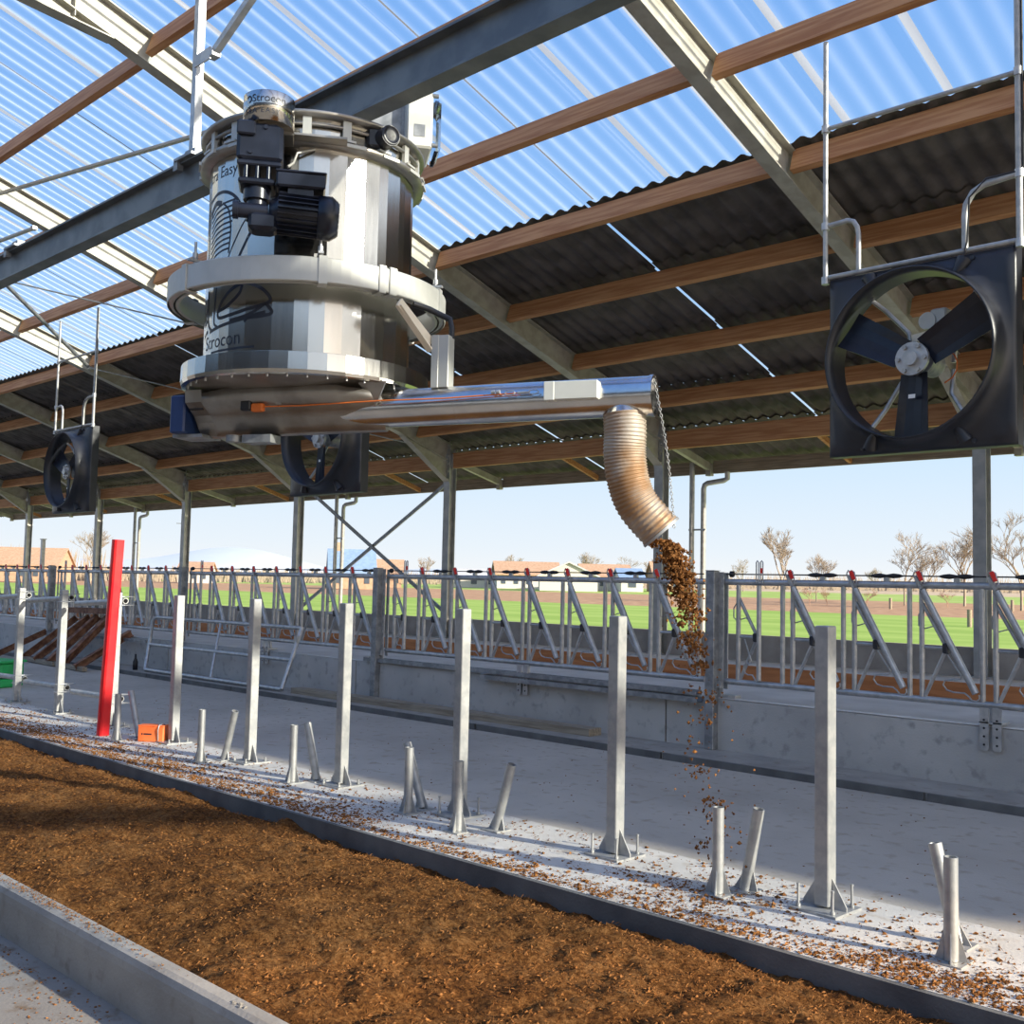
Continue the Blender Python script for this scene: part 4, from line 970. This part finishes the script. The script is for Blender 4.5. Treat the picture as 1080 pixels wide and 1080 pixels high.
# chain on the tube end
mb = MB(); ca = T(-.005, .06, .085); cb_ = Vector((-3.42, 4.80, 1.93)); n = 46
for i in range(n):
    t0, t1 = i/n, (i+1.25)/n; bow = lambda t: Vector((.02, .0, 0))*math.sin(t*math.pi)
    p, q = ca+(cb_-ca)*t0+bow(t0), ca+(cb_-ca)*t1+bow(t1); d = (q-p); sdv = (Vector((1, .6, 0)).normalized() if i % 2 else Vector((-.6, 1, 0)).normalized())*.006
    mb.tube([p, p+d*.25+sdv, p+d*.75+sdv, q, p+d*.75-sdv, p+d*.25-sdv, p], .0022, 5)
solo('chain', mb, galv_post, 'thin steel chain hanging from the open end of the auger tube to the hose mouth', 'chain')

# ------------------------------------------------------------------ bedding
def bz(x, y):
    e1 = min(1, (4.35-y)/.35); e0 = min(1, (y-2.32)/.25)
    n = noise.noise(Vector((x*1.1, y*1.5, 3)))*.04+noise.noise(Vector((x*3.7, y*4.1, 1)))*.022+noise.noise(Vector((x*9, y*10, 5)))*.024+abs(noise.noise(Vector((x*23, y*25, 9))))*.022
    berm = .03*math.sin(min(1, max(0, (y-2.3)/2.0))*math.pi)
    notch = .06*math.exp(-((x+6.25)/.12)**2-((y-4.35)/.15)**2)
    far = .035*max(0, min(1, (-x-8)/5))
    return -.055+berm+n-.045*(1-e1)-.0*e0+notch+far*.55
mb = MB(); dx = .022; nx = int(15/dx); ny = int(2.03/dx); vs = []
xs = [-.4-i*dx*(1+i*.0009) for i in range(nx)]
for x in xs:
    for j in range(ny+1): y = 2.32+2.03*j/ny; vs.append((x, y, bz(x, y)))
fs = [(i*(ny+1)+j, i*(ny+1)+j+1, (i+1)*(ny+1)+j+1, (i+1)*(ny+1)+j) for i in range(nx-1) for j in range(ny)]
mb.add(vs, fs, None, True)
# fibres on top
def fibre_(mb, c, L, w):
    a = random.uniform(0, 6.3); t = random.uniform(-.4, .9); d = Vector((math.cos(a), math.sin(a), t)).normalized()*L
    s = Vector((-math.sin(a), math.cos(a), 0))*w; c = Vector(c)
    mb.add([c-s, c+s, c+d*.6+Vector((0, 0, .15*L)), c+d], [(0, 1, 2), (0, 2, 3)])
bed = part('bedding', mb, peat); tag(bed, 'deep brown fibrous bedding filling the long trough', 'bedding', kind='stuff')
mb = MB()
for i in range(42000):
    x = -.6-12.5*random.random()**1.7; y = random.uniform(2.33, 4.33); fibre_(mb, (x, y, bz(x, y)-.002), random.uniform(.010, .034), random.uniform(.0008, .002))
for i in range(3500):
    x = -.6-12.5*random.random()**1.6; y = random.uniform(2.34, 4.33); mb.blob((x, y, bz(x, y)+.002), random.uniform(.003, .011), .5, .8)
fb = part('fibre', mb, peat_fib, bed); fb['kind'] = 'stuff'
# crumbs strewn over the pale strip
mb = MB()
def dens(x, y):
    u = (y-4.38)/1.0; left = min(1, max(0, (-x-4)/5)); band = .20+.18*left+.10*noise.noise(Vector((x*1.3, 0, 2)))
    if -5.6 < x < -2.7: band = .12+.05*noise.noise(Vector((x*2, 0, 6)))
    d = math.exp(-(u/band)**2)*(1.0+.9*noise.noise(Vector((x*3, y*6, 0))))
    d += .55*math.exp(-((x+3.25)/.35)**2-((y-4.8)/.3)**2)+.16*math.exp(-u*2)*(noise.noise(Vector((x*5, y*5, 8))) > .05)+.05
    if x > -2.2: d += .45*math.exp(-((y-4.62)/.18)**2)
    return d
cnt = 0
while cnt < 20000:
    x = -1.0-12.5*random.random()**1.25; y = random.uniform(4.38, 5.4)
    if random.random() < dens(x, y):
        r = random.choice([.0025, .003, .003, .004, .005, .006, .008, .008, .013])*random.uniform(.7, 1.2); mb.blob((x, y, .004+r*.3), r, .6, .6); cnt += 1
        if random.random() < .5: fibre_(mb, (x+random.uniform(-.02, .02), y, .008), random.uniform(.01, .03), .0014)
for i in range(260):
    x = random.uniform(-13, -1.2); y = random.uniform(5.42, 8.2); mb.blob((x, y, .003), random.uniform(.003, .009), .6, .5)
for i in range(500):
    x = random.gauss(-5.3, .5); y = random.gauss(2.28, .02)
    if 2.23 < y < 2.33: mb.blob((x, y, .008), random.uniform(.002, .006), .6, .5)
for i in range(900):
    x = random.uniform(-6.5, -3.2); y = 2.18-abs(random.gauss(0, .25)); mb.blob((x, y, -.232), random.uniform(.002, .008), .6, .4)
tag(part('spilled_bedding', mb, peat_fib), 'brown crumbs spilled over the pale concrete strip and kerb', 'crumbs', kind='stuff')
# falling bedding
mb = MB(); N0 = Vector((-3.51, 4.80, 1.86))
def fallp(z):
    t = math.sqrt(max(0, (1.86-z)/1.86)); return Vector((-3.51+.27*t, 4.80+.20*t, z))
for i in range(1500):
    z = 1.86-abs(random.gauss(0, .26)); 
    if z < .1: continue
    p = fallp(z); s = .035+.02*(1.86-z); cl = noise.noise(Vector((z*14, 1, 0)))
    if z < 1.5 and cl < .05 and random.random() < .8: continue
    p += Vector((random.gauss(0, s)+.03*cl, random.gauss(0, s), 0)); r = random.uniform(.004, .013)
    mb.blob(p, r, .7, 1.0)
    if random.random() < .6: fibre_(mb, p, random.uniform(.01, .035), .0016)
for (z, k, s) in ((1.42, 60, .035), (1.34, 60, .04), (1.27, 70, .04), (1.18, 50, .03), (1.02, 30, .04), (.88, 18, .03), (.62, 26, .04), (.45, 34, .035), (.40, 20, .05), (.30, 12, .06), (.22, 20, .03), (.75, 14, .05), (.15, 14, .07)):
    c = fallp(z)+Vector((random.gauss(0, .035), random.gauss(0, .03), 0))
    for i in range(k): mb.blob(c+Vector((random.gauss(0, s), random.gauss(0, s), random.gauss(0, s*.55))), random.uniform(.004, .012), .7, 1)
for i in range(90):
    z = random.uniform(.1, 1.2); p = fallp(z)+Vector((random.gauss(0, .09), random.gauss(0, .09), 0)); mb.blob(p, random.uniform(.003, .009), .7, 1)
tag(part('falling_bedding', mb, peat_fib), 'loose brown bedding pouring from the hose mouth onto the strip', 'bedding', kind='stuff')

# ------------------------------------------------------------------ beyond the barn
bark = mat('pale bare twigs', (.27, .225, .17), .9, 0, (.35, .29, .22), 3)
bark2 = mat('reddish bare twigs', (.34, .20, .14), .9, 0, (.42, .27, .19), 3)
def tree_mesh(h, seed, spread=.5, levels=6, m=bark):
    rnd = random.Random(seed); mb = MB()
    def limb(p, d, L, r, lv):
        q = p+d*L*.5+Vector((rnd.uniform(-1, 1), rnd.uniform(-1, 1), .3))*L*.05; e2 = p+d*L
        mb.tube([p, q, e2], r, 4 if lv else 3, rf=lambda t: 1-.4*t)
        if lv == 0: return
        n = 3 if lv > 1 else 4
        for i in range(n):
            a = rnd.uniform(0, 6.3); s = spread*rnd.uniform(.6, 1.3)
            nd = (d+Vector((math.cos(a)*s, math.sin(a)*s, rnd.uniform(-.05, .35)))).normalized()
            limb(p+d*L*rnd.uniform(.5, 1), nd, L*rnd.uniform(.62, .84), max(r*.62, .006), lv-1)
    limb(Vector((0, 0, 0)), Vector((0, 0, 1)), h*.24, h*.011, levels)
    return mb
tm = []
for i in range(3):
    root = thing('bare_tree', '', 'tree', (0, 0, 0)); mb = tree_mesh(5.2, 10+i, .55+.1*i); part('branches', mb, bark, root); tm.append(root)
TS = 1.75
b_root = thing('bare_bush', '', 'bush', (0, 0, 0)); part('branches', tree_mesh(3.0, 99, .9, 5, bark2), bark2, b_root)
def polar(px, dist):                                # heading of an image column at eye level, at a distance
    a = math.atan((px-540)/1127.5); d = yaw-a; return (-math.sin(d)*dist, math.cos(d)*dist)
tspots = [(825, 105, 1.25, 'behind the fence right of the nearest fence post'), (862, 120, .95, 'second of the row right of the nearest fence post'), (955, 110, 1.1, 'left of the rightmost column'), (978, 118, .95, 'just left of the rightmost column'), (1018, 112, 1.3, 'directly left of the rightmost column'), (1078, 100, 1.3, 'at the right edge of the photo'), (545, 212, 1.1, 'behind the far barns'), (622, 210, 1.3, 'behind the far barns, right one'), (655, 214, 1.0, 'beside the hose mouth'), (690, 208, 1.0, 'behind the hose mouth'), (98, 190, 1.7, 'left of the red post'), (385, 200, 1.0, 'in front of the blue roofed house'), (450, 180, .9, 'between the crossed bars and the middle column'), (925, 180, .8, 'far off in the gap left of the rightmost trees'), (785, 190, .9, 'far off above the nearest fence post')]
usedt = set()
for i, (pxx, dist, s, nm) in enumerate(tspots):
    k = i % 3; t = tm[k] if k not in usedt else copy_tree(tm[k]); usedt.add(k)
    x, y = polar(pxx, dist); t.location = (x, y, ground_z(y)-.1); t.scale = (s*TS, s*TS, s*TS); t.rotation_euler = (0, 0, i*1.3); t['label'] = 'leafless tree ' + nm
for i, (pxx, dist, s, nm) in enumerate([(855, 100, .9, 'below the trees right of the nearest fence post'), (873, 102, .8, 'right of the first bush'), (915, 103, .8, 'between the two tree groups'), (1000, 104, .8, 'near the rightmost column'), (750, 150, .9, 'beyond the nearest fence post')]):
    t = b_root if i == 0 else copy_tree(b_root); x, y = polar(pxx, dist); t.location = (x, y, ground_z(y)-.1); t.scale = (s*1.2, s*1.2, s*1.2); t.rotation_euler = (0, 0, i*2.1); t['label'] = 'reddish leafless bush ' + nm
# distant hedgerow of bare trees, uncountable
mb = MB(); rnd = random.Random(4)
for i in range(5200):
    pxx = rnd.uniform(-60, 1130); dist = rnd.uniform(240, 300); x, y = polar(pxx, dist)
    hmax = 4.2+1.6*noise.noise(Vector((pxx*.03, 0, 0)))+(3.5 if pxx < 110 else 0)
    z = ground_z(y); h = hmax*rnd.uniform(.3, 1); lean = rnd.uniform(-1.2, 1.2); w = .16
    r0 = Vector((math.cos(yaw), math.sin(yaw), 0)); p = Vector((x, y, z-.3)); mb.add([p-r0*w, p+r0*w, p+r0*lean+Vector((0, .2, h)), p+Vector((0, w*2, 0))], [(0, 1, 2), (1, 3, 2), (3, 0, 2)])
tag(part('hedgerow', mb, bark), 'distant row of bare trees and scrub along the horizon', 'hedge', kind='stuff')
mb = MB(); rnd = random.Random(5)
n = 60
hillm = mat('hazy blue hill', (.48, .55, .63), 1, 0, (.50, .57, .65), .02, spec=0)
pts = []
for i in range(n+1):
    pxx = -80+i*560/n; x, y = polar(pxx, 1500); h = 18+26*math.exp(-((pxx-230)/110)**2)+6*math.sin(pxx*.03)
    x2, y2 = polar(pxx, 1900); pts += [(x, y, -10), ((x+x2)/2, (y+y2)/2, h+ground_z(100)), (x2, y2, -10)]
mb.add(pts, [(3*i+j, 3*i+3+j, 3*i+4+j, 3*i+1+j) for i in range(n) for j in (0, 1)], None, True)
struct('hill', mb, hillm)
# houses
brick = mat('tan brick', (.36, .24, .16), .9, 0, (.42, .29, .20), 2); rooft = mat('tan roof tiles', (.34, .22, .14), .9, 0, (.42, .28, .19), 3)
bluer = mat('blue roof', (.16, .25, .40), .7, 0, (.19, .29, .45), 2); whitew = mat('white farm wall', (.50, .49, .46), .9); glassd = mat('dark glazing', (.06, .08, .11), .2)
greyr = mat('grey roof', (.42, .44, .47), .8)
def house(pxx, dist, w, d, h, rh, wm, rm, lab, turn=0, chim=False, wins=3):
    x, y = polar(pxx, dist); z = ground_z(y); root = thing('farmhouse', lab, 'building', (x, y, z), yaw+turn)
    part('wall', MB().box((0, 0, h/2), (w, d, h)).add([(-w/2, -d/2, h), (-w/2, d/2, h), (-w/2, 0, h+rh), (w/2, -d/2, h), (w/2, d/2, h), (w/2, 0, h+rh)], [(0, 1, 2), (5, 4, 3)]), wm, root)
    o = .4; rf = MB()
    for s in (-1, 1):
        a = [(-w/2-o, s*(d/2+o), h-.3), (w/2+o, s*(d/2+o), h-.3), (w/2+o, 0, h+rh), (-w/2-o, 0, h+rh)]
        rf.add(a+[(p[0], p[1], p[2]+.25) for p in a], [(0, 1, 2, 3), (7, 6, 5, 4), (0, 4, 5, 1), (1, 5, 6, 2), (2, 6, 7, 3), (3, 7, 4, 0)])
    part('roof', rf, rm, root)
    for i in range(wins):
        xx = -w/2+w*(i+.5)/wins; part('window', MB().box((xx, -d/2-.03, h*.5), (w/wins*.35, .1, h*.35)), glassd, root)
    if chim: part('chimney', MB().box((-w*.3, 0, h+rh+.4), (.9, .9, 1.6)), brick, root)
house(372, 165, 6.5, 8, 2.6, 3.2, brick, bluer, 'brick house with a bright blue roof beyond the crossed bars', .2, True)
house(410, 186, 5, 7, 2.4, 2.2, brick, rooft, 'low tan roofed house right of the blue roofed house', .1, False)
house(556, 190, 11, 9, 2.6, 2.0, whitew, rooft, 'long tan roofed barn left of the hose', .1, False, 5)
house(600, 170, 7, 9, 2.4, 2.0, whitew, greyr, 'white gabled farm building left of the hose', 1.57, False, 2)
house(638, 180, 8, 8, 2.4, 1.8, whitew, rooft, 'pale barn with tan roof behind the hose', .1, False, 4)
house(664, 172, 3.5, 6, 2.2, 1.3, whitew, bluer, 'small shed with a blue roof behind the hose', .1, False, 1)
house(702, 178, 4.5, 6, 2.4, 2.3, brick, rooft, 'small tan roofed house right of the hose', .1, False, 2)
house(500, 200, 9, 8, 2.0, 1.2, whitew, greyr, 'low grey shed beyond the middle column', .1, False, 3)
house(28, 222, 15, 10, 3.2, 3.0, brick, rooft, 'large tan farm building at the left edge', .1, False, 6)
house(210, 222, 6, 7, 2.6, 1.4, whitew, rooft, 'small pale house beyond the second column from the left', .1, False, 3)
root = thing('utility_pole', 'thin utility pole on the horizon left of the fourth column', 'pole', (*polar(192, 300), 2))
mb = MB(); mb.cyl((0, 0, 8), .25, 17, 6); part('pole', mb, galv_dull, root)
mb = MB(); mb.box((0, 0, 14), (3, .2, .2), rotm('Z', yaw)); part('crossarm', mb, galv_dull, root)
# field posts
for i, (pxx, dist) in enumerate(((1023, 62), (940, 95), (1068, 97))):
    x, y = polar(pxx, dist); mb = MB(); mb.cyl((x, y, ground_z(y)+.45), .13, .95, 8); solo('field_post', mb, wood_g, 'weathered post in the green field ' + ('left of the rightmost column', 'below the right tree group', 'at the right edge')[i], 'post')
